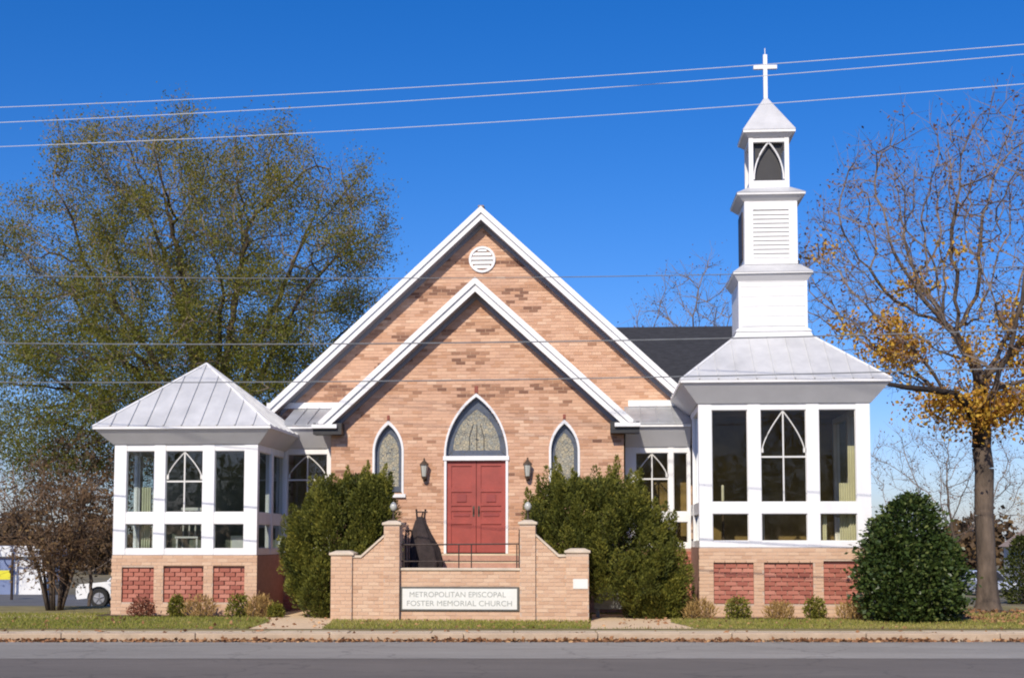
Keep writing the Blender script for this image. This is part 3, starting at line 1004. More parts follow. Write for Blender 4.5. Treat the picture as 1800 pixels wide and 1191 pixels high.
# ---- steeple
def sq(name, mat, h0, z0, h1, z1, parent=CH):
    q = MB()
    a = [(SX - h0, SY - h0, z0), (SX + h0, SY - h0, z0), (SX + h0, SY + h0, z0), (SX - h0, SY + h0, z0)]
    b = [(SX - h1, SY - h1, z1), (SX + h1, SY - h1, z1), (SX + h1, SY + h1, z1), (SX - h1, SY + h1, z1)]
    q.hexa(a + b)
    return q.build(name, mat, parent)


sb = sq('steeple_plinth', M['white2'], .87, 6.341, .82, 6.47)
sq('plinth_moulding', M['white'], .85, 6.472, .79, 6.54, sb)
st1 = sq('steeple_lower_stage', M['white'], .755, 6.542, .755, 7.62)
for k in range(9):
    z = 6.60 + k * .112
    bx('siding_board', M['white'], st1, SX - .70, SX + .70, SY - .775 + .006 * (k % 2), SY - .756, z, z + .106)
for sx in (-1, 1):
    xa = sorted((SX + sx * .702, SX + sx * .765)); bx('corner_board', M['white'], st1, xa[0], xa[1], SY - .785, SY - .757, 6.545, 7.615)
bx('head_board', M['white2'], st1, SX - .70, SX + .70, SY - .783, SY - .757, 7.60, 7.618)


def skirt(hin, hout, z0, z1, z2, htop, name):
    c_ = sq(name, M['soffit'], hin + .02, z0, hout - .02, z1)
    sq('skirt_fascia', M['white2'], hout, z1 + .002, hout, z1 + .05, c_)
    sq('skirt_roof', M['metal'], hout + .01, z1 + .052, htop, z2, c_)


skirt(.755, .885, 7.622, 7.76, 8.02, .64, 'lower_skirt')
st2 = sq('steeple_middle_stage', M['white'], .60, 8.022, .59, 9.48)
for sx in (-1, 1):
    xa = sorted((SX + sx * .40, SX + sx * .59)); bx('corner_board', M['white'], st2, xa[0], xa[1], SY - .645, SY - .601, 8.03, 9.47)
bx('head_board', M['white'], st2, SX - .399, SX + .399, SY - .643, SY - .601, 9.28, 9.47)
bx('foot_board', M['white'], st2, SX - .399, SX + .399, SY - .643, SY - .601, 8.03, 8.17)
for k in range(11):
    z = 8.18 + k * .099
    q = MB().hexa([(SX - .398, SY - .638, z), (SX + .398, SY - .638, z), (SX + .398, SY - .622, z), (SX - .398, SY - .622, z),
                   (SX - .398, SY - .612, z + .088), (SX + .398, SY - .612, z + .088), (SX + .398, SY - .602, z + .088), (SX - .398, SY - .602, z + .088)])
    q.build('louvre_slat', M['white2'], st2)
# left cheek of the middle stage: shuttered opening
q = MB().box(SX - .625, SX - .605, SY - .38, SY + .38, 8.2, 9.3); q.build('side_louvre', M['iron'], st2)
skirt(.60, .765, 9.482, 9.60, 9.84, .47, 'upper_skirt')
bel = MB()
B0, B1, H_ = 9.842, 11.0, .455
for sx in (-1, 1):
    for sy in (-1, 1):
        xa = sorted((SX + sx * (H_ - .10), SX + sx * H_)); ya = sorted((SY + sy * (H_ - .10), SY + sy * H_))
        bel.box(xa[0], xa[1], ya[0], ya[1], B0, B1)
bel.box(SX - H_ + .101, SX + H_ - .101, SY - H_ + .012, SY - H_ + .12, B0, B0 + .16); bel.box(SX - H_ + .101, SX + H_ - .101, SY - H_ + .012, SY - H_ + .12, B1 - .10, B1)
bel.box(SX - H_ + .012, SX - H_ + .12, SY - H_ + .101, SY + H_ - .101, B0, B0 + .16); bel.box(SX - H_ + .012, SX - H_ + .12, SY - H_ + .101, SY + H_ - .101, B1 - .10, B1)
bel.box(SX + H_ - .12, SX + H_ - .012, SY - H_ + .101, SY + H_ - .101, B0, B0 + .16); bel.box(SX + H_ - .12, SX + H_ - .012, SY - H_ + .101, SY + H_ - .101, B1 - .10, B1)
belo = bel.build('belfry', M['white'], CH)
q = MB().box(SX - .30, SX + .30, SY - .30, SY + .30, B0 - .01, B1 - .01); q.build('belfry_dark_core', M['gutter'], belo)  # black box painting in the shade inside the open belfry
P_ = arch_pts(SX, .335, B0 + .16, B0 + .2, B1 - .10, 9)
for L in (P_[1:11], P_[-11:-1]):
    MB().tube([(a, SY - H_ + .05, b) for a, b in L], .02, 5).build('arch_tracery', M['white'], belo)
c_ = sq('belfry_cornice', M['soffit'], .47, 11.002, .565, 11.09)
sq('cornice_fascia', M['white'], .59, 11.092, .59, 11.15, c_)
sq('cap_roof', M['metal'], .60, 11.152, .03, 12.08)
cr = MB().box(SX - .045, SX + .045, SY - .04, SY + .04, 12.0, 13.10)
cr.box(SX - .27, SX - .046, SY - .038, SY + .038, 12.76, 12.85); cr.box(SX + .046, SX + .27, SY - .038, SY + .038, 12.76, 12.85)
cr.tube([(SX, SY, 13.09), (SX, SY, 13.26)], .010, 5)
cr.build('cross', M['white'], CH)

# ---- connecting wings between porch and pavilions
WY = 30.8
for (wx0, wx1, posts, trc, zsill, gl) in ((-7.45, XC - 3.44, [(0, .05), (.83, 1)], 0, 1.50, 'glass_l'), (XC + 3.44, 2.18, [(0, .16), (.66, .74), (.95, 1)], 0, 1.62, 'glass')):
    wz = (zsill, zsill + .14, zsill + .62, zsill + .86, 3.86, 4.0, 3.25)
    glazed_front(wx0, wx1, WY, wz, posts, trc, gl)
    brick_wall(CH, lambda z, a=wx0, b=wx1: (a, b), [], WY, .12, zsill, 40 + wx0, keys=('brick_r', 'brick_so', 'mortar_r'), streak=.3, name='wing_base')
    q = MB()
    o0 = (wx0 + .0, wx1)
    q.hexa([(o0[0], WY - .02, 4.0), (o0[1], WY - .02, 4.0), (o0[1], WY + .3, 4.0), (o0[0], WY + .3, 4.0),
            (o0[0], WY - .36, 4.44), (o0[1], WY - .36, 4.44), (o0[1], WY + .3, 4.44), (o0[0], WY + .3, 4.44)])
    q.build('eave_cove', M['soffit'], CH)
    bx('eave_fascia', M['white'], CH, wx0, wx1, WY - .40, WY + .3, 4.442, 4.50)
    q = MB(); q.hexa([(wx0, WY - .42, 4.502), (wx1, WY - .42, 4.502), (wx1, NY - .03, 5.02), (wx0, NY - .03, 5.02),
                      (wx0, WY - .42, 4.53), (wx1, WY - .42, 4.53), (wx1, NY - .03, 5.05), (wx0, NY - .03, 5.05)])
    wr = q.build('wing_roof', M['metal_old'], CH)
    nse = 4
    for k in range(1, nse):
        x = wx0 + (wx1 - wx0) * k / nse
        MB().hexa([(x - .012, WY - .42, 4.531), (x + .012, WY - .42, 4.531), (x + .012, NY - .04, 5.05), (x - .012, NY - .04, 5.05),
                   (x - .012, WY - .42, 4.56), (x + .012, WY - .42, 4.56), (x + .012, NY - .04, 5.08), (x - .012, NY - .04, 5.08)]).build('seam', M['metal_old'], wr)
    bx('flashing_board', M['white'], CH, wx0 - (.7 if wx0 < -5 else -.1), wx1 + (.1 if wx0 < -5 else .3), NY - .06, NY - .012, 5.055, 5.20)
    bx('wing_back_wall', M['interior'], CH, wx0, wx1, NY - .1, NY - .07, .17, 4.4)
    bx('wing_floor', M['floor'], CH, wx0, wx1, WY + .17, NY - .11, zsill - .1, zsill)

# ---- side hall roof behind (dark shingles)
q = MB()
q.hexa([(-2.4, 33.0, 4.4), (5.7, 33.0, 4.4), (5.7, 43, 4.4), (-2.4, 43, 4.4), (-2.4, 37.9, 8.0), (5.7, 37.9, 8.0), (5.7, 38.1, 8.0), (-2.4, 38.1, 8.0)])
q.build('hall_roof', M['shingle'], CH)
q = MB().box(2.4, 5.4, 33.4, 42.6, .1, 4.39); q.build('hall_wall', M['mortar'], CH)

# ================================================================ ENTRANCE STAIR
stair = empty('entrance_stair', (-2.83, 26.8, .17))
tag(stair, 'peach brick double entrance stair with stepped piers and a name board below the red doors', 'stair')
ST = stair
FY = 26.8
KS = ('brick_s', 'brick_so', 'mortar_s')


def pier(x0, x1, y0, y1, zt, seed, pick=None, npick=0, capo=.035):
    brick_wall(ST, lambda z: (x0, x1), [], y0, .12, zt, seed, keys=KS, streak=.3, name='pier', pick=pick, npick=npick)
    q = MB().box(x0 + .001, x1 - .001, y0 + .002, y1, .1, zt)
    q.build('pier_core', M['mortar_s'], ST)
    q = MB().bevbox(x0 - capo, x1 + capo, y0 - capo, y1 + capo, zt + .001, zt + .06, b=.012)
    q.hexa([(x0 - .01, y0 - .01, zt + .06), (x1 + .01, y0 - .01, zt + .06), (x1 + .01, y1 + .01, zt + .06), (x0 - .01, y1 + .01, zt + .06),
            (x0 + .08, y0 + .1, zt + .10), (x1 - .08, y0 + .1, zt + .10), (x1 - .08, y1 - .1, zt + .10), (x0 + .08, y1 - .1, zt + .10)])
    q.build('pier_cap', M['cap'], ST)


PK = lambda x, z: True
pier(-5.48, -5.04, FY - .06, FY + .40, 1.50, 51, PK, 32)
pier(-.64, -.18, FY - .06, FY + .40, 1.55, 52, PK, 32)
pier(-4.385, -4.06, FY - .06, FY + .36, 2.12, 53, PK, 28)
pier(-1.585, -1.265, FY - .06, FY + .36, 2.13, 54, PK, 28)


def wing_l(z):
    if z < 1.46: return (-5.039, -4.386)
    if z > 1.88: return None
    return (-4.86 + (z - 1.46) / .42 * .47, -4.386)


def wing_r(z):
    if z < 1.48: return (-1.264, -.641)
    if z > 1.9: return None
    return (-1.264, -.80 - (z - 1.48) / .42 * .45)


brick_wall(ST, wing_l, [], FY, .12, 1.88, 55, keys=KS, streak=.3, pick=PK, npick=60, name='stair_wall')
brick_wall(ST, wing_r, [], FY, .12, 1.90, 56, keys=KS, streak=.3, pick=PK, npick=60, name='stair_wall')
for s_, f_ in ((-1, wing_l), (1, wing_r)):
    a, b = f_(.5)
    q = MB()
    if s_ < 0:
        poly = [(a, .1), (b, .1), (b, 1.87), (-4.86, 1.455), (a, 1.455)]
        cp = [(-5.039, 1.457), (-4.86, 1.457), (-4.387, 1.882), (-4.387, 1.93), (-4.87, 1.505), (-5.039, 1.505)]
    else:
        poly = [(a, .1), (b, .1), (b, 1.475), (-.80, 1.475), (a, 1.89)]
        cp = [(-.641, 1.527), (-.79, 1.527), (-1.263, 1.95), (-1.263, 1.902), (-.80, 1.477), (-.641, 1.477)][::-1]
    q.prism(poly, FY + .002, FY + .24); q.build('stair_wall_core', M['mortar_s'], ST)
    MB().prism(cp, FY - .04, FY + .28).build('sloped_coping', M['cap'], ST)
brick_wall(ST, lambda z: (-4.059, -1.586), [], FY + .06, .12, 1.19, 57, keys=KS, streak=.35, pick=PK, npick=60, name='stair_wall')
bx('stair_wall_core', M['mortar_s'], ST, -4.058, -1.587, FY + .062, FY + .3, .1, 1.19)
bx('coping', M['cap'], ST, -4.058, -1.587, FY + .02, FY + .33, 1.191, 1.245, b=.012)
# landing, side flights, steps up to the door
bx('landing', M['slab'], ST, -4.2, -1.4, FY + .302, 29.97, .1, 1.02)
for k in range(3):
    z1 = 1.02 + (k + 1) * .163
    y0 = 28.9 + k * .30
    bx('step', M['brick_r'] if False else M['slab'], ST, -3.95, -1.55, y0, 29.96, 1.022 + k * .163 if k else 1.021, z1, b=.008)
    bx('riser', M['mortar_r'], ST, -3.94, -1.56, y0 - .006, y0 + .01 - .012, 1.03 + k * .163, z1 - .035)
for s_ in (-1, 1):
    for k in range(4):
        xa = (-4.2 if s_ < 0 else -1.4) + s_ * k * .28
        xb = xa + s_ * .28
        bx('step', M['slab'], ST, min(xa, xb) + .001, max(xa, xb) - .001, FY + .302, 28.3, .1, 1.02 - (k + 1) * .17, b=.008)
# name board
bx('name_board', M['signframe'], ST, -4.05, -1.60, FY + .025, FY + .047, .365, .865, b=.01)
sg = bx('sign_face', M['sign'], ST, -4.005, -1.645, FY + .012, FY + .0245, .405, .825)


def text_mesh(body, x, z, y, h, width, mat, parent):
    cu = bpy.data.curves.new('lettering', 'FONT')
    cu.body = body; cu.size = h; cu.align_x = 'CENTER'; cu.extrude = .002
    o = bpy.data.objects.new('lettering', cu); LINK(o)
    bpy.context.view_layer.update()
    dg = bpy.context.evaluated_depsgraph_get()
    me = bpy.data.meshes.new_from_object(o.evaluated_get(dg))
    bpy.data.objects.remove(o); bpy.data.curves.remove(cu)
    co = np.empty(len(me.vertices) * 3); me.vertices.foreach_get('co', co); co = co.reshape(-1, 3)
    sx = width / (co[:, 0].max() - co[:, 0].min())
    new = np.stack([x + co[:, 0] * sx, y - co[:, 2], z + co[:, 1]], 1)
    me.vertices.foreach_set('co', new.ravel()); me.update()
    me.materials.clear(); me.materials.append(mat)
    r = bpy.data.objects.new('lettering', me); LINK(r); r.parent = parent
    return r


text_mesh('METROPOLITAN EPISCOPAL', -2.87, .655, FY + .0095, .155, 1.98, M['ink'], sg)
text_mesh('FOSTER MEMORIAL CHURCH', -2.83, .475, FY + .0095, .155, 2.16, M['ink'], sg)
bx('small_plaque', M['sign'], ST, -.50, -.20, FY - .085, FY - .072, .83, 1.03, b=.004)
# lamps on the tall piers, railing between them
for x in (-4.22, -1.43):
    q = MB().lathe((x, FY + .15, 0), [(.0, 2.23), (.05, 2.235), (.02, 2.27), (.018, 2.40), (.05, 2.42), (.0, 2.43)], 8)
    l = q.build('pier_lamp', M['bronze'], ST)
    MB().lathe((x, FY + .15, 0), [(.03, 2.425), (.065, 2.46), (.078, 2.51), (.06, 2.565), (.02, 2.60), (.0, 2.61)], 12).build('lamp_globe', M['lampglass'], l, smooth=True)
rl = MB().tube([(-4.05, FY + .18, 1.72), (-1.60, FY + .18, 1.74)], .017, 6).build('handrail', M['iron'], ST)
MB().tube([(-4.05, FY + .18, 1.38), (-1.60, FY + .18, 1.38)], .012, 6).build('lower_rail', M['iron'], rl)
for k in range(4):
    x = (-4.0, -2.86, -2.60, -1.66)[k]
    MB().tube([(x, FY + .18, 1.245), (x, FY + .18, 1.72)], .013, 5).build('baluster', M['iron'], rl)
for x in (-4.0, -1.62):
    q = MB().tube([(x, 27.2, 1.02), (x, 27.2, 1.95), (x, 27.3, 2.02), (x, 29.0, 2.02), (x, 29.9, 2.45)], .02, 6)
    for k in range(4): q.tube([(x, 27.6 + k * .45, 1.0), (x, 27.6 + k * .45, 2.02)], .012, 5)
    q.build('side_handrail', M['iron'], ST)

# ---- dark draped stand on the landing
dp = empty('draped_stand', (-3.72, 28.0, 1.02)); tag(dp, 'dark brown cloth draped over a two-legged stand on the landing beside the left tall pier', 'draped stand')
q = MB(); N = 40
prof = [(.30, .02, .0), (.29, .30, .0), (.27, .62, -.03), (.20, .95, -.06), (.11, 1.20, -.08), (.05, 1.30, -.08)]
for r, z, dx in prof:
    for j in range(N):
        t = 2 * math.pi * j / N
        rr = r * (1 + .13 * math.sin(7 * t + z * 2) * (1.2 - z * .6) + .05 * math.sin(13 * t))
        ex = 1.25 if math.cos(t) > 0 and .2 < z < .9 else 1.0
        q.v.append((dx + rr * math.cos(t) * ex, rr * .8 * math.sin(t), z))
for i in range(len(prof) - 1):
    for j in range(N):
        jj = (j + 1) % N
        q.f.append((i * N + j, i * N + jj, (i + 1) * N + jj, (i + 1) * N + j)); q.t.append(0)
q.f.append(tuple((len(prof) - 1) * N + j for j in range(N))); q.t.append(0)
q.build('cloth', M['drape'], dp, smooth=True)
for x in (-.13, .07): MB().tube([(x * .6 - .06, 0, 1.1), (x - .04, 0, 1.46)], .022, 6).build('pole', M['iron'], dp)
MB().tube([(-.15, -.05, 1.40), (.08, -.05, 1.40)], .018, 6).build('crossbar', M['iron'], dp)

# ================================================================ VEGETATION
def leaf_mesh(name, mat, parent, pos, direc, size, tone, aspect=.5, cup=.0):
    """many leaf-sized diamonds: pos, pointing direction, length, tone per leaf"""
    n = len(pos)
    d = direc / (np.linalg.norm(direc, axis=1, keepdims=True) + 1e-9)
    rv = RNG.normal(size=(n, 3))
    sdir = np.cross(d, rv); sdir /= (np.linalg.norm(sdir, axis=1, keepdims=True) + 1e-9)
    L = size[:, None]
    a = pos; c = pos + d * L; mid = pos + d * L * .45
    b = mid + sdir * L * aspect * .5; e = mid - sdir * L * aspect * .5
    V = np.stack([a, b, c, e], 1).reshape(-1, 3)
    me = bpy.data.meshes.new(name)
    me.vertices.add(4 * n); me.vertices.foreach_set('co', V.astype(np.float32).ravel())
    me.loops.add(4 * n); me.loops.foreach_set('vertex_index', np.arange(4 * n, dtype=np.int32))
    me.polygons.add(n)
    me.polygons.foreach_set('loop_start', np.arange(0, 4 * n, 4, dtype=np.int32))
    me.polygons.foreach_set('loop_total', np.full(n, 4, dtype=np.int32))
    me.update(calc_edges=True)
    at = me.attributes.new('tone', 'FLOAT', 'FACE'); at.data.foreach_set('value', np.clip(tone, 0, 1).astype(np.float32))
    me.materials.append(mat)
    o = bpy.data.objects.new(name, me); LINK(o)
    if parent is not None: o.parent = parent
    return o


def in_poly(px, pz, poly):
    ins = np.zeros(len(px), bool)
    j = len(poly) - 1
    for i in range(len(poly)):
        xi, zi = poly[i]; xj, zj = poly[j]
        c = ((zi > pz) != (zj > pz)) & (px < (xj - xi) * (pz - zi) / (zj - zi + 1e-9) + xi)
        ins ^= c; j = i
    return ins


def envelope(poly, n, depth, rng):
    """points inside a crown whose front outline is poly (x,z); depth shrinks towards the outline's sides"""
    P = np.array(poly); x0, z0 = P.min(0); x1, z1 = P.max(0)
    out = []
    cx = (x0 + x1) / 2
    while sum(len(o) for o in out) < n:
        x = rng.uniform(x0, x1, 4 * n); z = rng.uniform(z0, z1, 4 * n); y = rng.uniform(-1, 1, 4 * n)
        u = (x - cx) / ((x1 - x0) / 2); v = (z - (z0 + z1) / 2) / ((z1 - z0) / 2)
        k = in_poly(x, z, poly) & (np.abs(y) < np.sqrt(np.clip(1.05 - .8 * u * u - .35 * v * v, .05, 1)))
        out.append(np.stack([x[k], y[k] * depth, z[k]], 1))
    return np.concatenate(out)[:n]


def grow(start, attr, step, infl, kill, iters=160, up=.12, jit=.15, seed=1, par0=None):
    """space colonisation: branches reach towards free points until all are taken"""
    rng = np.random.default_rng(seed)
    pos = [np.array(p, float) for p in start]; par = list(par0) if par0 is not None else [i - 1 for i in range(len(start))]
    A = attr.copy()
    near = np.full(len(A), -1); nd = np.full(len(A), 1e9)

    def upd(k0):
        for k in range(k0, len(pos)):
            d = np.linalg.norm(A - pos[k], axis=1)
            mk = d < nd; nd[mk] = d[mk]; near[mk] = k
    upd(0)
    for _ in range(iters):
        if len(A) == 0: break
        act = nd < infl
        if not act.any(): act = nd <= nd.min() + step
        idx = near[act]; dv = A[act] - np.array(pos)[idx]
        dv /= (np.linalg.norm(dv, axis=1, keepdims=True) + 1e-9)
        k0 = len(pos); PA = np.array(pos); dead = []
        order = np.argsort(idx, kind='stable'); idx = idx[order]; dv = dv[order]
        u, st = np.unique(idx, return_index=True)
        sums = np.add.reduceat(dv, st, axis=0)
        for ui, s in zip(u, sums):
            s = s / (np.linalg.norm(s) + 1e-9) + np.array([0, 0, up]) + rng.normal(size=3) * jit
            s /= np.linalg.norm(s) + 1e-9
            q_ = pos[ui] + s * step
            if np.min(np.sum((PA - q_) ** 2, axis=1)) < (.45 * step) ** 2: dead.append(ui); continue
            pos.append(q_); par.append(int(ui))
        if dead: nd[np.isin(near, dead) & (nd < infl)] = 0
        upd(k0)
        keep = nd > kill
        A, near, nd = A[keep], near[keep], nd[keep]
    return np.array(pos), np.array(par)


def tree_mesh(pos, par, tip, ex, maxr, k_thin=3, extra=None):
    n = len(pos)
    r = np.zeros(n); acc = np.zeros(n)
    hasch = np.zeros(n, bool); hasch[par[par >= 0]] = True
    for i in range(n - 1, -1, -1):
        r[i] = tip if not hasch[i] else acc[i] ** (1 / ex)
        if par[i] >= 0: acc[par[i]] += r[i] ** ex
    r = np.minimum(r * maxr / max(r.max(), 1e-6) if r.max() > maxr else r, maxr)
    r = np.maximum(r, tip * .7)
    thick, thin = MB(), MB()
    for i in range(n):
        p = par[i]
        if p < 0: continue
        g = thick if r[i] > .035 else thin
        k = 10 if r[i] > .12 else 6 if r[i] > .035 else k_thin
        g.tube([pos[p], pos[i]], [min(r[p], r[i] * 1.6), r[i]], k, cap=False)
    return r, thick, thin, hasch


def twigs(mb, pos, par, r, rmax, per, ln, rad, rng, up=.5):
    """short side shoots; returns points along them for leaves"""
    pts, dirs = [], []
    for i in np.where(r < rmax)[0]:
        if par[i] < 0: continue
        base = pos[i] - pos[par[i]]
        base = base / (np.linalg.norm(base) + 1e-9)
        for _ in range(per):
            d = base * .8 + rng.normal(size=3) * .6 + np.array([0, 0, up]); d /= np.linalg.norm(d)
            L = ln * rng.uniform(.5, 1.3)
            p0 = pos[i]; p1 = p0 + d * L * .5 + rng.normal(size=3) * .04; p2 = p1 + (d + rng.normal(size=3) * .3) * L * .5
            if mb is not None: mb.tube([p0, p1, p2], [rad, rad * .7, rad * .35], 3, cap=False)
            pts += [p0 + (p1 - p0) * .5, p1, (p1 + p2) / 2, p2]; dirs += [d] * 4
    return np.array(pts), np.array(dirs)


# ---- the large oak behind the left pavilion
OY = 42.0
rng = np.random.default_rng(5)
oak_poly = [(-18.4, 3.6), (-19.6, 5.0), (-19.4, 7.0), (-20.4, 8.2), (-20.2, 9.7), (-20.1, 10.6), (-19.2, 11.5), (-18.3, 12.2), (-17.4, 12.4), (-17.0, 13.6), (-16.4, 14.5),
            (-14.8, 14.7), (-13.8, 14.2), (-12.2, 14.3), (-10.9, 14.1), (-9.6, 14.2), (-8.2, 13.5), (-7.2, 12.6), (-6.7, 11.7), (-6.8, 10.6), (-6.6, 9.8),
            (-7.6, 8.2), (-8.8, 6.8), (-9.2, 5.0), (-12.5, 5.0), (-15.5, 3.6)]
oak = empty('oak_tree', (-12.7, OY, -.5)); tag(oak, 'tall spreading olive-green oak rising behind the left pavilion', 'tree')
att = envelope(oak_poly, 3000, 5.2, rng) * np.array([1, 1, 1.03]) + np.array([0, OY, 0])
start = [(-12.5, OY, -.5 + .5 * k) for k in range(11)]
par0 = [i - 1 for i in range(11)]
fan = [(-18.6, -1.5, 7.6, 7), (-18.9, 1.5, 10.6, 8), (-17.2, -2.5, 11.8, 9), (-15.6, 1.5, 13.6, 10), (-14.0, -2.2, 14.0, 10), (-12.0, 2.5, 13.7, 10), (-10.6, -2.0, 13.6, 10),
       (-9.2, 1.0, 12.9, 9), (-8.0, -1.5, 11.6, 8), (-8.3, 2.0, 9.0, 7), (-15.5, -3.6, 9.4, 8), (-11.2, -3.8, 10.4, 9), (-17.8, 3.0, 6.2, 6)]
for fx_, fy_, fz_, b_ in fan:                       # the main limbs fan up and out from the fork
    p_ = b_
    P0, P2 = np.array(start[b_]), np.array([fx_, OY + fy_, fz_])
    P1 = np.array([P0[0] + (P2[0] - P0[0]) * .42, P0[1] + (P2[1] - P0[1]) * .4, P0[2] + (P2[2] - P0[2]) * .60])
    N_ = int(np.linalg.norm(P2 - P0) / .45)
    for k_ in range(1, N_):
        u_ = k_ / N_ * .82
        start.append(tuple((1 - u_) ** 2 * P0 + 2 * u_ * (1 - u_) * P1 + u_ * u_ * P2 + rng.normal(size=3) * .035)); par0.append(p_); p_ = len(start) - 1
pos, par = grow(start, att, .42, 1.9, .60, 90, .22, .12, 3, par0)
r, th, tn, hc = tree_mesh(pos, par, .015, 2.05, .46)
pts, dirs = twigs(tn, pos, par, r, .034, 3, .75, .006, rng, .5)
o = th.build('trunk', M['bark'], oak, smooth=True)
o2 = tn.build('branch_mass', M['twig'], oak)
lp = np.repeat(pts, 22, 0) + rng.normal(size=(len(pts) * 22, 3)) * .2
lz_ = lp[:, 2]
den = np.array([mnoise.noise((a * .55, b * .4, c * .55)) + .6 * mnoise.noise((a * 1.3, b * 1.1, c * 1.3)) for a, b, c in pts])
den = np.repeat(np.clip(.62 + 2.0 * den + .4 * np.clip(9.0 - pts[:, 2], 0, 1.2), .08, 1.2), 22)
keep = rng.random(len(lp)) < np.clip(1.0 - (lz_ - 9) * .06, .65, 1) * den
lp = lp[keep]; ld = rng.normal(size=lp.shape) + np.array([0, 0, .2])
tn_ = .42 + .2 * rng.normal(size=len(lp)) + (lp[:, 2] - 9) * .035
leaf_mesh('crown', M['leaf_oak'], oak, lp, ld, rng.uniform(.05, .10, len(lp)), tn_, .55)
NOAK = len(lp)

# ---- the autumn tree at the right
AY = 31.5
rng = np.random.default_rng(9)
au_poly = [(5.0, 7.2), (5.15, 8.6), (5.6, 9.8), (6.2, 11.0), (7.3, 11.5), (8.6, 11.6), (9.9, 12.0), (11.5, 12.6), (13.6, 11.9), (15.2, 9.6), (15, 7.2), (13.2, 5.2),
           (10.6, 4.7), (9.2, 4.5), (8.0, 5.2), (6.6, 6.1)]
aut = empty('maple_tree', (9.12, AY, .17)); tag(aut, 'half-bare autumn maple with orange lower leaves to the right of the steeple', 'tree')
att = envelope(au_poly, 2300, 3.6, rng) + np.array([-.35, AY, 0])
start = [(9.12, AY, .1), (9.12, AY, .6), (9.11, AY, 1.2), (9.10, AY, 1.8), (9.08, AY, 2.4), (9.10, AY, 3.0), (9.12, AY, 3.5), (9.06, AY, 4.0)]
pos, par = grow(start, att, .34, 2.4, .44, 120, .12, .16, 7)
# a heavy limb reaching left towards the pavilion eave
base_i = 7
lim = [(8.8, AY - .5, 4.5), (8.45, AY - 1.0, 4.95), (8.1, AY - 1.3, 5.15), (7.5, AY - 1.6, 5.20), (6.9, AY - 1.9, 5.22), (6.35, AY - 2.1, 5.30)]
r, th, tn, hc = tree_mesh(pos, par, .011, 2.05, .25)
lb = MB().tube([pos[base_i]] + lim, [.12, .10, .085, .075, .07, .06, .045], 8)
th.lathe((9.12, AY, 0), [(.38, .1), (.29, .32), (.24, .75), (.22, 1.2)], 12)
for i in range(8): r[i] = max(r[i], .2)
pts, dirs = twigs(tn, pos, par, r, .03, 3, .62, .0062, rng, .3)
th.build('trunk', M['bark_p'], aut, smooth=True); lb.build('limb', M['bark_d'], aut, smooth=True)
tn.build('branch_mass', M['twig'], aut)
lp = pts + rng.normal(size=pts.shape) * .12
keep = rng.random(len(lp)) < .42
lp = lp[keep]
leaf_mesh('dry_leaf_crown', M['leaf_bud'], aut, lp, rng.normal(size=lp.shape), rng.uniform(.05, .12, len(lp)), .5 + .25 * rng.normal(size=len(lp)), .5)
clus = [(7.35, 6.15, .6, .45, 230), (9.35, 4.75, .9, .45, 600), (8.55, 5.0, .7, .35, 420), (9.9, 5.0, .6, .35, 480), (7.55, 6.35, .55, .42, 420), (7.3, 6.9, .35, .3, 130), (7.9, 7.8, .5, .25, 110),
        (9.1, 6.2, .35, .4, 130), (10.1, 6.9, .5, .5, 220), (11.0, 5.4, 1.0, .6, 520), (11.4, 6.3, .6, .4, 200), (5.9, 8.6, .4, .25, 60), (10.5, 6.0, .5, .3, 200), (6.3, 6.8, .4, .35, 80), (8.9, 8.6, .5, .3, 70)]
lp = np.concatenate([np.array([x - .45, AY - .6, z]) + rng.normal(size=(n_, 3)) * np.array([a, .7, b]) * .62 for x, z, a, b, n_ in [(q_[0], q_[1], q_[2], q_[3], int(q_[4] * 2.4)) for q_ in clus]])
leaf_mesh('orange_leaf_crown', M['leaf_fall'], aut, lp, rng.normal(size=lp.shape) + np.array([0, 0, -.4]), rng.uniform(.06, .13, len(lp)), .70 + .2 * rng.normal(size=len(lp)), .75)


def bare_tree(name, label, x, y, zb, h, wdt, seed, mat='twig', leafm='leaf_bud', nleaf=.35, natt=420, lsize=(.06, .14), clear=.3, cat='tree', group=None):
    rg = np.random.default_rng(seed)
    t = empty(name, (x, y, zb)); tag(t, label, cat, group)
    u = rg.normal(size=(natt * 3, 3)); u /= np.linalg.norm(u, axis=1, keepdims=True); u *= rg.random((natt * 3, 1)) ** (1 / 2.6)
    u = u[:natt]
    at = np.stack([x + u[:, 0] * wdt / 2, y + u[:, 1] * wdt / 2, zb + h * (clear + (1 - clear) / 2) + u[:, 2] * h * (1 - clear) / 2], 1)
    stp = h * .04
    st = [(x, y, zb + stp * k) for k in range(max(2, int(clear * .7 / .04)))]
    ps_, pa_ = grow(st, at, stp, h * .32, stp * 1.5, 80, .15, .18, seed)
    rr, th_, tn_, _ = tree_mesh(ps_, pa_, .0011 * h, 2.2, h * .022)
    pp, dd = twigs(tn_, ps_, pa_, rr, .0034 * h, 3, h * .07, .0007 * h, rg, .35)
    th_.v = th_.v or [(x, y, zb)] * 3
    if th_.f: th_.build('trunk', M['bark'], t, smooth=True)
    tn_.build('branch_mass', M[mat], t)
    k = rg.random(len(pp)) < nleaf
    l_ = pp[k] + rg.normal(size=(k.sum(), 3)) * h * .012
    if len(l_): leaf_mesh('crown', M[leafm], t, l_, rg.normal(size=l_.shape), rg.uniform(*lsize, len(l_)), .5 + .25 * rg.normal(size=len(l_)), .55)
    return t


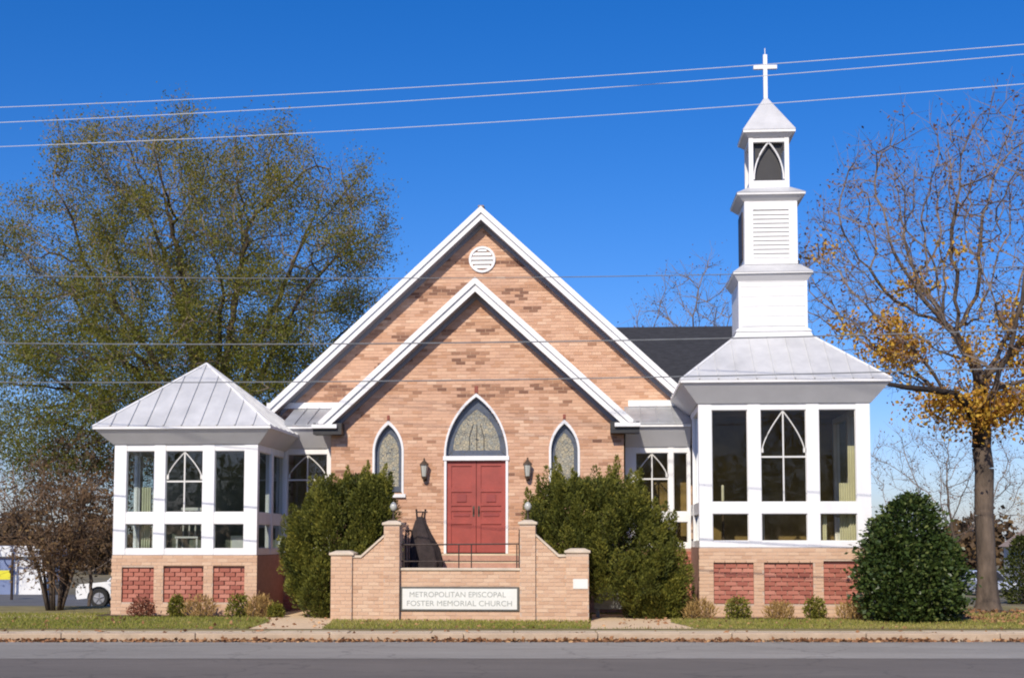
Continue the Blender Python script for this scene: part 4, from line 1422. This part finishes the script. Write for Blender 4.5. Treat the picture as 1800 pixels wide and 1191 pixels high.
bare_tree('bare_tree', 'grey leafless tree showing above the dark hall roof left of the steeple', 5.3, 62, -1.2, 16.6, 9.5, 21, nleaf=.6, natt=800)
bare_tree('bare_tree', 'hazy bare tree seen low between the right pavilion and the maple trunk', 15.4, 58, -1.2, 9.0, 7.5, 22, nleaf=.2)
bare_tree('bare_tree', 'thin tree with yellowing top at the right edge beyond the maple', 23.8, 70, -1.2, 6.6, 4.5, 23, leafm='leaf_tan', nleaf=.5)
bare_tree('bare_tree', 'grey far tree at the left edge beyond the white shed', -29.5, 62, -.9, 8.2, 8.0, 24, nleaf=.3, leafm='leaf_brown')
bare_tree('bare_tree', 'small bare tree beside the church at the left of the nave roof', -8.6, 47, -.6, 11.6, 4.6, 26, nleaf=.15)


bare_tree('russet_tree', 'dense brown-leaved tree hugging the left edge of the left pavilion behind the crepe myrtle', -15.2, 38.5, -.2, 5.4, 4.6, 27, nleaf=.9, leafm='leaf_brown', natt=420, lsize=(.08, .16), clear=.12)


# ---- brown multi-stemmed shrub tree at the left
def stems_tree(name, label, x, y, zb, h, spread, nst, seed, leafm, nleaf, cat='tree'):
    rg = np.random.default_rng(seed)
    t = empty(name, (x, y, zb)); tag(t, label, cat)
    th_, tn_ = MB(), MB()
    P = []
    for s in range(nst):
        a = rg.uniform(0, 2 * math.pi); lean = rg.uniform(.15, 1.) * spread
        pts_ = []
        for k in range(7):
            u = k / 6
            pts_.append(np.array([x + math.cos(a) * (.16 + lean * u ** 1.2), y + math.sin(a) * (.16 + lean * u ** 1.2), zb + h * rg.uniform(.82, 1.) * u]) + rg.normal(size=3) * .05 * u)
        th_.tube(pts_, [.042 * (1 - .75 * k / 6) for k in range(7)], 6)
        for k in range(2, 7):
            for _ in range(6):
                d = rg.normal(size=3) + np.array([math.cos(a) * .5, math.sin(a) * .5, .7]); d /= np.linalg.norm(d)
                L = rg.uniform(.3, .95)
                p1 = pts_[k] + d * L * .5; p2 = p1 + (d + rg.normal(size=3) * .35) * L * .5
                tn_.tube([pts_[k], p1, p2], [.012, .008, .004], 3, cap=False)
                for _ in range(3):
                    e2 = p1 + (d * .4 + rg.normal(size=3) * .7) * L * .45
                    tn_.tube([p1, e2], [.006, .003], 3, cap=False); P += [e2, (p1 + e2) / 2]
                P += [p1, p2]
    P = np.array(P)
    th_.build('trunk', M['bark'], t, smooth=True); tn_.build('branch_mass', M['twig_b'], t)
    l_ = np.repeat(P, nleaf, 0) + rg.normal(size=(len(P) * nleaf, 3)) * .13
    leaf_mesh('crown', M[leafm], t, l_, rg.normal(size=l_.shape), rg.uniform(.05, .12, len(l_)), .45 + .25 * rg.normal(size=len(l_)), .5)
    return t


stems_tree('crepe_myrtle', 'brown multi-stemmed crepe myrtle left of the left pavilion, in front of the white car', -12.75, 30.2, .17, 2.95, 1.1, 13, 31, 'leaf_myrtle', 1)


def shrub(name, label, spires, seed, leafm, n, ls, upw, aspect=.4, cat='shrub', group=None, stem=True, fill=.55):
    """spires: (x, y, z0, rx, ry, h, taper) blobs that together make the shrub's outline"""
    rg = np.random.default_rng(seed)
    t = empty(name, (spires[0][0], spires[0][1], spires[0][2])); tag(t, label, cat, group)
    tot = sum(s[3] * s[5] for s in spires)
    Ps, Ds, Ts = [], [], []
    st = MB()
    for (x, y, z0, rx, ry, h, tp) in spires:
        k = int(n * rx * h / tot)
        a = rg.uniform(0, 2 * math.pi, k); u = rg.random(k)
        prof = np.sqrt(np.clip(1 - (2 * np.clip(u, 0, 1) ** tp - 1) ** 2, 0, 1)) * (1 - .25 * u) + .03
        lump = 1 + .16 * np.sin(3 * a + 9 * u + x * 7) + .11 * np.sin(7 * a - 17 * u + seed) + .10 * rg.normal(size=k)
        rad = np.where(rg.random(k) < fill, rg.uniform(.86, 1.04, k), rg.random(k) ** .5 * .92) * lump
        p = np.stack([x + np.cos(a) * rx * prof * rad, y + np.sin(a) * ry * prof * rad, z0 + h * u + .04 * rg.normal(size=k)], 1)
        d = np.stack([np.cos(a), np.sin(a), np.full(k, upw)], 1) + rg.normal(size=(k, 3)) * .55
        Ps.append(p); Ds.append(d)
        clump = .2 * np.sin(5 * a + 11 * u) * np.cos(9 * u + a)
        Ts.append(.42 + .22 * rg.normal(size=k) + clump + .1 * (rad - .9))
        if stem: st.tube([(x, y, z0 - .02), (x, y, z0 + h * .7)], [rx * .06 + .01, .008], 5)
    P, D, T = np.concatenate(Ps), np.concatenate(Ds), np.concatenate(Ts)
    if stem: st.build('stem', M['bark'], t)
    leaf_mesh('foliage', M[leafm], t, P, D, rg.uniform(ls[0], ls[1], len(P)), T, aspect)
    return t


rg = np.random.default_rng(77)
# ---- upright evergreen shrubs either side of the stair: feathery plumes over an uneven hull
def plume_shrub(name, label, prof, yc, dep, tops, nplume, seed):
    rg_ = np.random.default_rng(seed)
    t = empty(name, ((prof[0][1] + prof[0][2]) / 2, yc, .17)); tag(t, label, 'shrub')
    zs_ = np.array([p[0] for p in prof]); xl = np.array([p[1] for p in prof]); xr = np.array([p[2] for p in prof])
    Ps, Ds, Ss, Ts = [], [], [], []

    def plume(p0, ax_, L, rad, n, tone):
        u = rg_.random(n) ** .8
        ax_ = ax_ / np.linalg.norm(ax_)
        side = np.cross(ax_, rg_.normal(size=(n, 3))); side /= np.linalg.norm(side, axis=1, keepdims=True) + 1e-9
        rr = rad * np.clip(np.sin(np.pi * (.18 + .82 * u)) ** .9, .04, 1) * rg_.random(n) ** .55
        Ps.append(p0 + ax_ * (u * L)[:, None] + side * rr[:, None])
        Ds.append(ax_ * 1.1 + side * .75 + rg_.normal(size=(n, 3)) * .3)
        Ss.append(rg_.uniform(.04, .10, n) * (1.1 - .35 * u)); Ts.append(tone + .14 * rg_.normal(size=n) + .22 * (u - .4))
    for k in range(nplume):
        z = rg_.uniform(zs_[0], zs_[-1] - .1)
        x0_, x1_ = np.interp(z, zs_, xl), np.interp(z, zs_, xr)
        hw, xc_ = (x1_ - x0_) / 2, (x0_ + x1_) / 2
        a_ = rg_.uniform(0, 2 * math.pi) if k % 3 else rg_.uniform(math.pi, 2 * math.pi)
        f_ = rg_.uniform(.72, 1.0)
        p0 = np.array([xc_ + math.cos(a_) * hw * f_, yc + math.sin(a_) * dep * min(1, hw / 1.0) * f_, z - .35])
        ax_ = np.array([math.cos(a_) * rg_.uniform(.1, .6), math.sin(a_) * rg_.uniform(.1, .55), 1.0])
        plume(p0, ax_, rg_.uniform(.40, .80), rg_.uniform(.14, .25), rg_.integers(280, 480), rg_.normal(.42, .13))
    for (x, zt) in tops:
        for j in range(3):
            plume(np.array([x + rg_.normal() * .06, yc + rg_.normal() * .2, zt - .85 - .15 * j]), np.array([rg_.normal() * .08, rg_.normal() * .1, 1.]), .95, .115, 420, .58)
    n = 16000                                                           # leaves deep inside
    z = rg_.uniform(zs_[0], zs_[-1], n); x0_, x1_ = np.interp(z, zs_, xl), np.interp(z, zs_, xr)
    a_ = rg_.uniform(0, 2 * math.pi, n); f_ = rg_.random(n) ** .5 * .8
    Ps.append(np.stack([(x0_ + x1_) / 2 + np.cos(a_) * (x1_ - x0_) / 2 * f_, yc + np.sin(a_) * dep * f_ * np.minimum(1, (x1_ - x0_) / 2), z], 1))
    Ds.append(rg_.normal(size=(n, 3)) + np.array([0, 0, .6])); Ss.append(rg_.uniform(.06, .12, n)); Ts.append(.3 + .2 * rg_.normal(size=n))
    st_ = MB()
    for k in range(7):
        xb = rg_.uniform(prof[0][1] + .1, prof[0][2] - .1); xt = xb + rg_.uniform(-.5, .5)
        st_.tube([(xb, yc + rg_.uniform(-.3, .3), .1), ((xb + xt) / 2, yc, 1.0), (xt, yc, 2.2)], [.05, .035, .01], 6)
    st_.build('stem', M['bark'], t)
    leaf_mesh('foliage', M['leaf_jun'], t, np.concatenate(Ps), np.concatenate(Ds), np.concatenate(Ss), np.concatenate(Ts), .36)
    return t


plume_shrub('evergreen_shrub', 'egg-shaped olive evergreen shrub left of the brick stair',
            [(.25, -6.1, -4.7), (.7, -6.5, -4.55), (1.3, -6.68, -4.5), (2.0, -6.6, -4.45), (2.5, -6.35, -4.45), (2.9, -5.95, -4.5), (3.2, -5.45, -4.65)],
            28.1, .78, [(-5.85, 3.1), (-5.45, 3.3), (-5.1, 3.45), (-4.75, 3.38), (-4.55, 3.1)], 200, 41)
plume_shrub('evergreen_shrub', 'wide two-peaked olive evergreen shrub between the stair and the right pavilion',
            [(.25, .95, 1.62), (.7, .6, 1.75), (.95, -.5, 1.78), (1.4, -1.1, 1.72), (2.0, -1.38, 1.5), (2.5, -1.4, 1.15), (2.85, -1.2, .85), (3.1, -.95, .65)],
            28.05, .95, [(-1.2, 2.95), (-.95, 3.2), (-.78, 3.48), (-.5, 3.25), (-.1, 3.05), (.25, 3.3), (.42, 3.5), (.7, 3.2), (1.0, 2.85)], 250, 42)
# ---- round holly
hx, hy = 6.33, 27.15
sp = [(hx, hy, .12, 1.0, .95, 2.55, .8), (hx - .38, hy - .2, .15, .74, .8, 1.95, .8), (hx + .45, hy, .12, .70, .8, 1.8, .8), (hx - .1, hy - .35, .12, .9, .75, 1.5, .85), (hx + .1, hy, 1.7, .45, .5, 1.05, 1.), (hx - .5, hy, 1.4, .4, .4, .9, 1.), (hx + .62, hy - .2, 1.0, .42, .4, .85, 1.), (hx - .75, hy - .3, .7, .4, .4, .8, 1.), (hx + .2, hy - .7, .5, .5, .4, .9, 1.)]
shrub('holly_shrub', 'large rounded dark green holly in front of the maple trunk', sp, 43, 'leaf_holly', 24000, (.05, .13), .25, .62)
# ---- small plants in the beds
small = [
    (-9.78, 27.72, .26, .42, 'leaf_red', 'red_shrub', 'small reddish shrub at the foot of the left pavilion, leftmost in the bed'),
    (-9.06, 27.85, .16, .50, 'leaf_green', 'small_shrub', 'small round olive shrub under the middle red panel of the left pavilion'),
    (-8.52, 27.78, .34, .46, 'leaf_tan', 'dry_plant', 'tan dry tuft under the right red panel of the left pavilion'),
    (-7.72, 27.9, .24, .52, 'leaf_green', 'small_shrub', 'green shrub at the right corner of the left pavilion base'),
    (-7.22, 27.75, .26, .50, 'leaf_tan', 'dry_plant', 'yellow-tan plant just right of the left pavilion corner'),
    (-6.85, 27.7, .16, .3, 'leaf_green', 'small_shrub', 'low green plant beside the left path'),
    (2.12, 27.62, .34, .40, 'leaf_tan', 'dry_plant', 'tan grassy tuft at the left corner of the right pavilion base'),
    (2.92, 27.8, .26, .48, 'leaf_green', 'small_shrub', 'small green shrub under the left red panel of the right pavilion'),
    (3.75, 27.62, .30, .36, 'leaf_tan', 'dry_plant', 'tan dry tuft under the middle red panel of the right pavilion'),
    (4.52, 27.8, .22, .48, 'leaf_green', 'small_shrub', 'small green shrub just right of the middle red panel of the right pavilion'),
    (5.25, 27.55, .36, .40, 'leaf_tan', 'dry_plant', 'tan dry tuft between the right pavilion base and the holly'),
]
for i, (x, y, rx, h, lm, nm, lb) in enumerate(small):
    dry = lm == 'leaf_tan'
    shrub(nm, lb, [(x, y, .17, rx, rx * .9, h * .88, .8), (x + rx * .4, y, .17, rx * .6, rx * .6, h * .8, .8), (x - rx * .5, y - .05, .17, rx * .5, rx * .5, h * .7, .8)], 60 + i, lm, 900 if dry else 1100, (.06, .13) if dry else (.04, .075), 1.6 if dry else .5, .18 if dry else .55, cat='plant')
# ---- hedge at the right edge
sp = [(18.3 + k * .9, 58 + .2 * (k % 2), -1.1, .8, .9, 3.05 + .12 * math.sin(k * 2.1), .75) for k in range(6)]
shrub('hedge', 'clipped dark green hedge at the far right edge beyond the maple', sp, 71, 'leaf_hedge', 22000, (.10, .2), .6, .5, cat='hedge')

# ---- grass blades, fallen leaves
rg = np.random.default_rng(3)
n = 90000
x = rg.uniform(-14, 12, n); y = 23.68 + SK * x + .76 + rg.random(n) ** 1.2 * 5.1
k = ~in_poly(x, y, LP) & ~in_poly(x, y, RP)
k &= ~((x > -5.5) & (x < -.16) & (y > 26.72))
k &= ~((x > -10.9) & (x < -7.0) & (y > 27.6)) & ~((x > 1.6) & (x < 8) & (y > 27.55))
x, y = x[k], y[k]
d = np.stack([rg.normal(size=len(x)) * .5, rg.normal(size=len(x)) * .5, np.ones(len(x))], 1)
pt = np.array([mnoise.noise((a * .6, b * .9, .3)) for a, b in zip(x, y)])
g = leaf_mesh('grass', M['grass'], None, np.stack([x, y, np.full(len(x), .172)], 1), d, rg.uniform(.03, .075, len(x)), .42 + .25 * rg.normal(size=len(x)) + .35 * pt + .012 * x, .22)
tag(g, 'short yellow-green grass on the verge in front of the church', 'grass', kind='stuff')
n = 8000
x = rg.uniform(-14, 12, n); off = -np.abs(rg.normal(size=n)) * .075 - .005
cl = np.array([mnoise.noise((a * .8, 1.7, 0)) for a in x])
k = rg.random(n) < .62 + .8 * cl
x, off = x[k], off[k]
pz = .012 + .06 * rg.random(len(x)) * np.exp(off / .08)
p1 = np.stack([x, 23.68 + SK * x + off, pz], 1)
x2 = rg.uniform(-13, 12, 700); p2 = np.stack([x2, 23.68 + SK * x2 + rg.uniform(.1, 3.8, 700), np.full(700, .20)], 1); p2[p2[:, 1] - 23.68 - SK * p2[:, 0] < .74, 2] = .158
x3 = rg.uniform(7.6, 12.5, 2400); p3 = np.stack([x3, rg.uniform(26.6, 31.5, 2400), np.full(2400, .195)], 1)
pp = np.concatenate([p1, p2, p3])
dd = rg.normal(size=pp.shape) * np.array([1, 1, .22])
lf = leaf_mesh('fallen_leaves', M['litter'], None, pp, dd, rg.uniform(.05, .12, len(pp)), .45 + .3 * rg.normal(size=len(pp)), .6)
tag(lf, 'brown fallen leaves gathered along the gutter and under the maple', 'leaves', kind='stuff')

# ================================================================ BACKGROUND
# ---- grey board under the right evergreen
gb = empty('grey_board', (.50, 28.15, .17)); tag(gb, 'low grey board on short posts in the shade of the right evergreen', 'board')
bx('board', M['greyboard'], gb, -.58, .62, -.02, .02, .18, .72, b=.006)
for xx in (-.5, .5): bx('board_post', M['greyboard'], gb, xx - .04, xx + .04, .021, .08, .0, .76, b=.006)

# ---- parking area
patch('parking_lot', M['lot'], [(-45, 47.6), (-6.5, 47.6), (-6.5, 60), (-45, 60)], -.70)


def car(name, label, x, y, z, rz, paint, L=4.7, W=1.85, Hb=.98, Hr=1.72, hood=1.15, suv=True):
    t = empty(name, (x, y, z)); t.rotation_euler[2] = rz; tag(t, label, 'car')
    wr_ = .36
    fx, rx_ = -L / 2 + .88, L / 2 - .92
    # lower body outline (side view, front at -x) with wheel arches
    out = [(-L / 2 + .05, .32), (-L / 2, .45), (-L / 2, .72), (-L / 2 + .12, .88), (-L / 2 + hood, Hb), (L / 2 - .05, Hb + .04), (L / 2, .85), (L / 2, .45), (L / 2 - .08, .32)]
    for cx in (rx_, fx):
        for a in range(0, 181, 20):
            out.append((cx + .45 * math.cos(R(a)), max(.32, .36 + .45 * math.sin(R(a)))))
    q = MB(); q.prism(out[::-1][::-1][::-1], -W / 2, W / 2)
    body = q.build('body', M[paint], t)
    # cabin: tapered greenhouse
    c0, c1 = -L / 2 + hood + .05, (L / 2 - .12 if suv else L / 2 - .95)
    r0, r1 = c0 + .72, (c1 - .28 if suv else c1 - .65)
    a = [(c0, -W / 2 + .04, Hb), (c1, -W / 2 + .04, Hb + .04), (c1, W / 2 - .04, Hb + .04), (c0, W / 2 - .04, Hb)]
    b = [(r0, -W / 2 + .2, Hr - .06), (r1, -W / 2 + .2, Hr - .06), (r1, W / 2 - .2, Hr - .06), (r0, W / 2 - .2, Hr - .06)]
    MB().hexa(a + b).build('cabin_glass', M['blackplastic'], t)
    b2 = [(p[0] + dx_, p[1], p[2] + .002) for p, dx_ in zip(b, (-.04, .04, .04, -.04))]
    c2 = [(p[0] + dx_, p[1] * .93, Hr) for p, dx_ in zip(b, (.12, -.1, -.1, .12))]
    MB().hexa(b2 + c2).build('roof', M[paint], t)
    for sgn in (-1, 1):
        for u in (.0, .34, .66, 1.):
            pa = Vector(a[0 if sgn < 0 else 3]).lerp(Vector(a[1 if sgn < 0 else 2]), u); pb = Vector(b[0 if sgn < 0 else 3]).lerp(Vector(b[1 if sgn < 0 else 2]), u)
            MB().tube([pa, pb], .04, 5).build('pillar', M[paint], t)
        bx('mirror', M[paint], t, c0 + .25, c0 + .40, sgn * (W / 2 + .07) - .07, sgn * (W / 2 + .07) + .07, Hb + .02, Hb + .17, b=.02)
        bx('headlight', M['headlight'], t, -L / 2 - .012, -L / 2 + .14, sgn * (W / 2 - .22) - .16, sgn * (W / 2 - .22) + .16, .66, .80, b=.02)
        bx('door_handle', M['blackplastic'], t, -.15, .02, sgn * (W / 2 + .012) - .01, sgn * (W / 2 + .012) + .01, .86, .89)
        for cx in (fx, rx_):
            y0, y1 = (-W / 2 + .0, -W / 2 + .22) if sgn < 0 else (W / 2 - .22, W / 2)
            wq = MB(); N = 20
            pts_ = []
            for rr, yy in ((wr_ * .6, y0 + .01 if sgn < 0 else y1 - .01), (wr_ * .92, y0 - .008 if sgn < 0 else y1 + .008), (wr_, y0 + .04 if sgn < 0 else y1 - .04), (wr_, y1 if sgn < 0 else y0)):
                for j in range(N):
                    an = 2 * math.pi * j / N
                    wq.v.append((cx + rr * math.cos(an), yy, wr_ + rr * math.sin(an)))
            for i_ in range(3):
                for j in range(N):
                    jj = (j + 1) % N
                    wq.f.append((i_ * N + j, i_ * N + jj, (i_ + 1) * N + jj, (i_ + 1) * N + j)); wq.t.append(0)
            tyre = wq.build('wheel', M['tyre'], t)
            rq = MB(); yy = y0 + .012 if sgn < 0 else y1 - .012
            rq.face([(cx + wr_ * .6 * math.cos(2 * math.pi * j / N), yy, wr_ + wr_ * .6 * math.sin(2 * math.pi * j / N)) for j in range(N)])
            for s5 in range(5):
                an = 2 * math.pi * s5 / 5 + .3
                rq.tube([(cx, yy - .01 * (1 if sgn < 0 else -1), wr_), (cx + wr_ * .56 * math.cos(an), yy - .01 * (1 if sgn < 0 else -1), wr_ + wr_ * .56 * math.sin(an))], .03, 5)
            rq.build('rim', M['rim'], tyre)
    bx('bumper', M['blackplastic'], t, -L / 2 - .04, -L / 2 + .10, -W / 2 + .05, W / 2 - .05, .34, .50, b=.02)
    return t


car('parked_suv', 'white sport utility vehicle parked behind the crepe myrtle', -17.15, 49.0, -.70, 0, 'carwhite')
car('parked_car', 'silver-blue car facing the street beyond the maple trunk', 20.9, 73, -1.25, R(98), 'carblue', 4.5, 1.8, .92, 1.45, 1.05, False)
patch('far_drive', M['slab'], [(15, 62), (45, 62), (45, 64.5), (15, 64.5)], -1.22)
patch('parking_lot', M['lot'], [(15, 68), (45, 68), (45, 78), (15, 78)], -1.235)

# ---- white shed at the left edge
sh = empty('white_shed', (-30.45, 64, -1.1)); tag(sh, 'low white flat-roofed shed with a blue bay at the left edge', 'shed')
bx('wall', M['whitewall'], sh, -6, 3.05, 0, 1.8, .1, 2.1)
bx('canopy', M['whitewall'], sh, -6.2, 3.25, -.3, 1.9, 2.102, 2.65, b=.03)
bx('blue_bay', M['bluepaint'], sh, .3, 1.35, -.06, -.01, .12, 2.05)
bx('shed_door', M['whitewall'], sh, 1.6, 2.75, -.05, -.01, .12, 1.95, b=.01)
bx('canopy_post', M['white2'], sh, 2.95, 3.07, -.25, -.13, .1, 2.1)
# ---- dark pole with a yellow sign
pl = empty('sign_pole', (-24.9, 54.5, -.8)); tag(pl, 'dark pole with a yellow sign in front of the white shed', 'sign')
MB().tube([(0, 0, 0), (0, 0, 2.1)], .06, 8).build('pole', M['iron'], pl)
bx('sign_panel', M['yellow'], pl, -.62, -.07, -.03, .0, .95, 1.35, b=.01)
# ---- wheeled bin by the shed
bn = empty('litter_bin', (-25.2, 60, -.95)); tag(bn, 'small dark bin standing right of the white shed', 'bin')
MB().lathe((0, 0, 0), [(.0, 0), (.2, .01), (.25, .7), (.27, .72), (.2, .84), (.0, .9)], 12).build('bin_body', M['blackplastic'], bn)
# ---- far houses
hs_ = empty('far_house', (31.3, 88, -1.25)); tag(hs_, 'pale gabled house far off beyond the silver-blue car', 'house')
bx('wall', M['housewall'], hs_, -2.6, 2.6, 0, 7, 0, 2.7)
MB().prism([(-2.9, 2.65), (2.9, 2.65), (0, 4.6)], -.3, 7.3).build('roof', M['houseroof'], hs_)
MB().prism([(-2.55, 2.72), (2.55, 2.72), (0, 4.40)], -.33, -.302).build('gable', M['housewall'], hs_)
for xx in (-1.3, .9):
    wq = bx('window', M['white'], hs_, xx - .45, xx + .45, -.05, -.005, .9, 2.1); bx('pane', M['blackplastic'], wq, xx - .36, xx + .36, -.07, -.052, .98, 2.02)

# ---- far wood closing the horizon
rg = np.random.default_rng(91)
P, T = [], []
for k in range(90):
    x = -95 + k * 2.2 + rg.uniform(-1, 1); yy = 125 + rg.uniform(-10, 12); h = rg.uniform(3.5, 6.5); wd = rg.uniform(2.2, 3.8)
    u = rg.normal(size=(420, 3)); u /= np.linalg.norm(u, axis=1, keepdims=True); u *= rg.random((420, 1)) ** .4
    P.append(np.array([x, yy, -1.2 + h * .5]) + u * np.array([wd, wd, h * .5])); T.append(np.full(420, rg.uniform(.1, .9)) + .2 * rg.normal(size=420))
P = np.concatenate(P); T = np.concatenate(T)
fw_ = leaf_mesh('far_wood', M['leaf_brown'], None, P, rg.normal(size=P.shape), rg.uniform(.5, 1.0, len(P)), T, .6)
tag(fw_, 'brown winter trees along the horizon', 'wood', kind='stuff')


# ---- trees across the street, behind the viewer (they darken the window reflections)
P, T = [], []
for k in range(26):
    x = -40 + k * 3.2 + rg.uniform(-1, 1); yy = -24 + rg.uniform(-3, 3); h = rg.uniform(7, 11); wd = rg.uniform(2.2, 3.2)
    u = rg.normal(size=(2000, 3)); u /= np.linalg.norm(u, axis=1, keepdims=True); u *= rg.random((2000, 1)) ** .4
    P.append(np.array([x, yy, -.1 + h * .5]) + u * np.array([wd, wd, h * .5])); T.append(np.full(2000, rg.uniform(.1, .9)) + .2 * rg.normal(size=2000))
P = np.concatenate(P); T = np.concatenate(T)
tag(leaf_mesh('street_wood', M['leaf_oak'], None, P, rg.normal(size=P.shape), rg.uniform(.2, .42, len(P)), T, .6), 'row of trees across the street', 'wood', kind='stuff')


# ---- overhead wires
def wire(label, p0, p1, sag, rad, mat, grp):
    N = 60
    pts_ = []
    for i in range(N + 1):
        u = -1.0 + 3.0 * i / N                       # runs on well past the picture on both sides
        p = Vector(p0).lerp(Vector(p1), u)
        p.z -= sag * (1 - (2 * u - 1) ** 2) - 0
        pts_.append(p)
    o = MB().tube(pts_, rad, 6).build('overhead_wire', M[mat])
    return tag(o, label, 'wire', grp)


G1 = 'overhead wires along the street'
wire('bright bare wire highest across the sky, passing the cross', (-11.2, 24.2, 10.20), (7.0, 21.3, 9.86), .10, .0062, 'wire', G1)
wire('bright bare wire, second from the top across the sky', (-11.2, 24.2, 9.90), (7.0, 21.6, 9.80), .10, .0062, 'wire', G1)
wire('bright bare wire, third from the top, above the steeple cap', (-11.2, 24.2, 9.42), (7.0, 21.9, 9.40), .10, .0062, 'wire', G1)
wire('thin grey cable crossing the sky just below the gable vent height', (-11.4, 24.5, 6.95), (7.4, 23.0, 6.55), .12, .008, 'cable', G1)
wire('grey cable crossing both gables halfway up', (-11.4, 24.5, 5.62), (7.4, 23.0, 5.44), .10, .012, 'cable', G1)
wire('lowest grey cable crossing just above the door arch', (-11.4, 24.5, 4.86), (7.4, 23.0, 4.78), .08, .011, 'cable', G1)

# ================================================================ world-coordinate parts -> parented without moving
bpy.context.view_layer.update()
for root in (church, stair, oak, aut):
    for c_ in root.children:
        c_.matrix_parent_inverse = root.matrix_world.inverted()
for ob in list(scene.objects):
    if ob.parent and ob.parent.parent is None and ob.parent.type == 'EMPTY' and ob.parent.name.split('.')[0] in (
            'bare_tree', 'russet_tree', 'crepe_myrtle', 'evergreen_shrub', 'holly_shrub', 'red_shrub', 'small_shrub', 'dry_plant', 'hedge'):
        ob.matrix_parent_inverse = ob.parent.matrix_world.inverted()
print('OAK LEAVES', NOAK, 'tris', sum(len(me.polygons) for me in bpy.data.meshes))
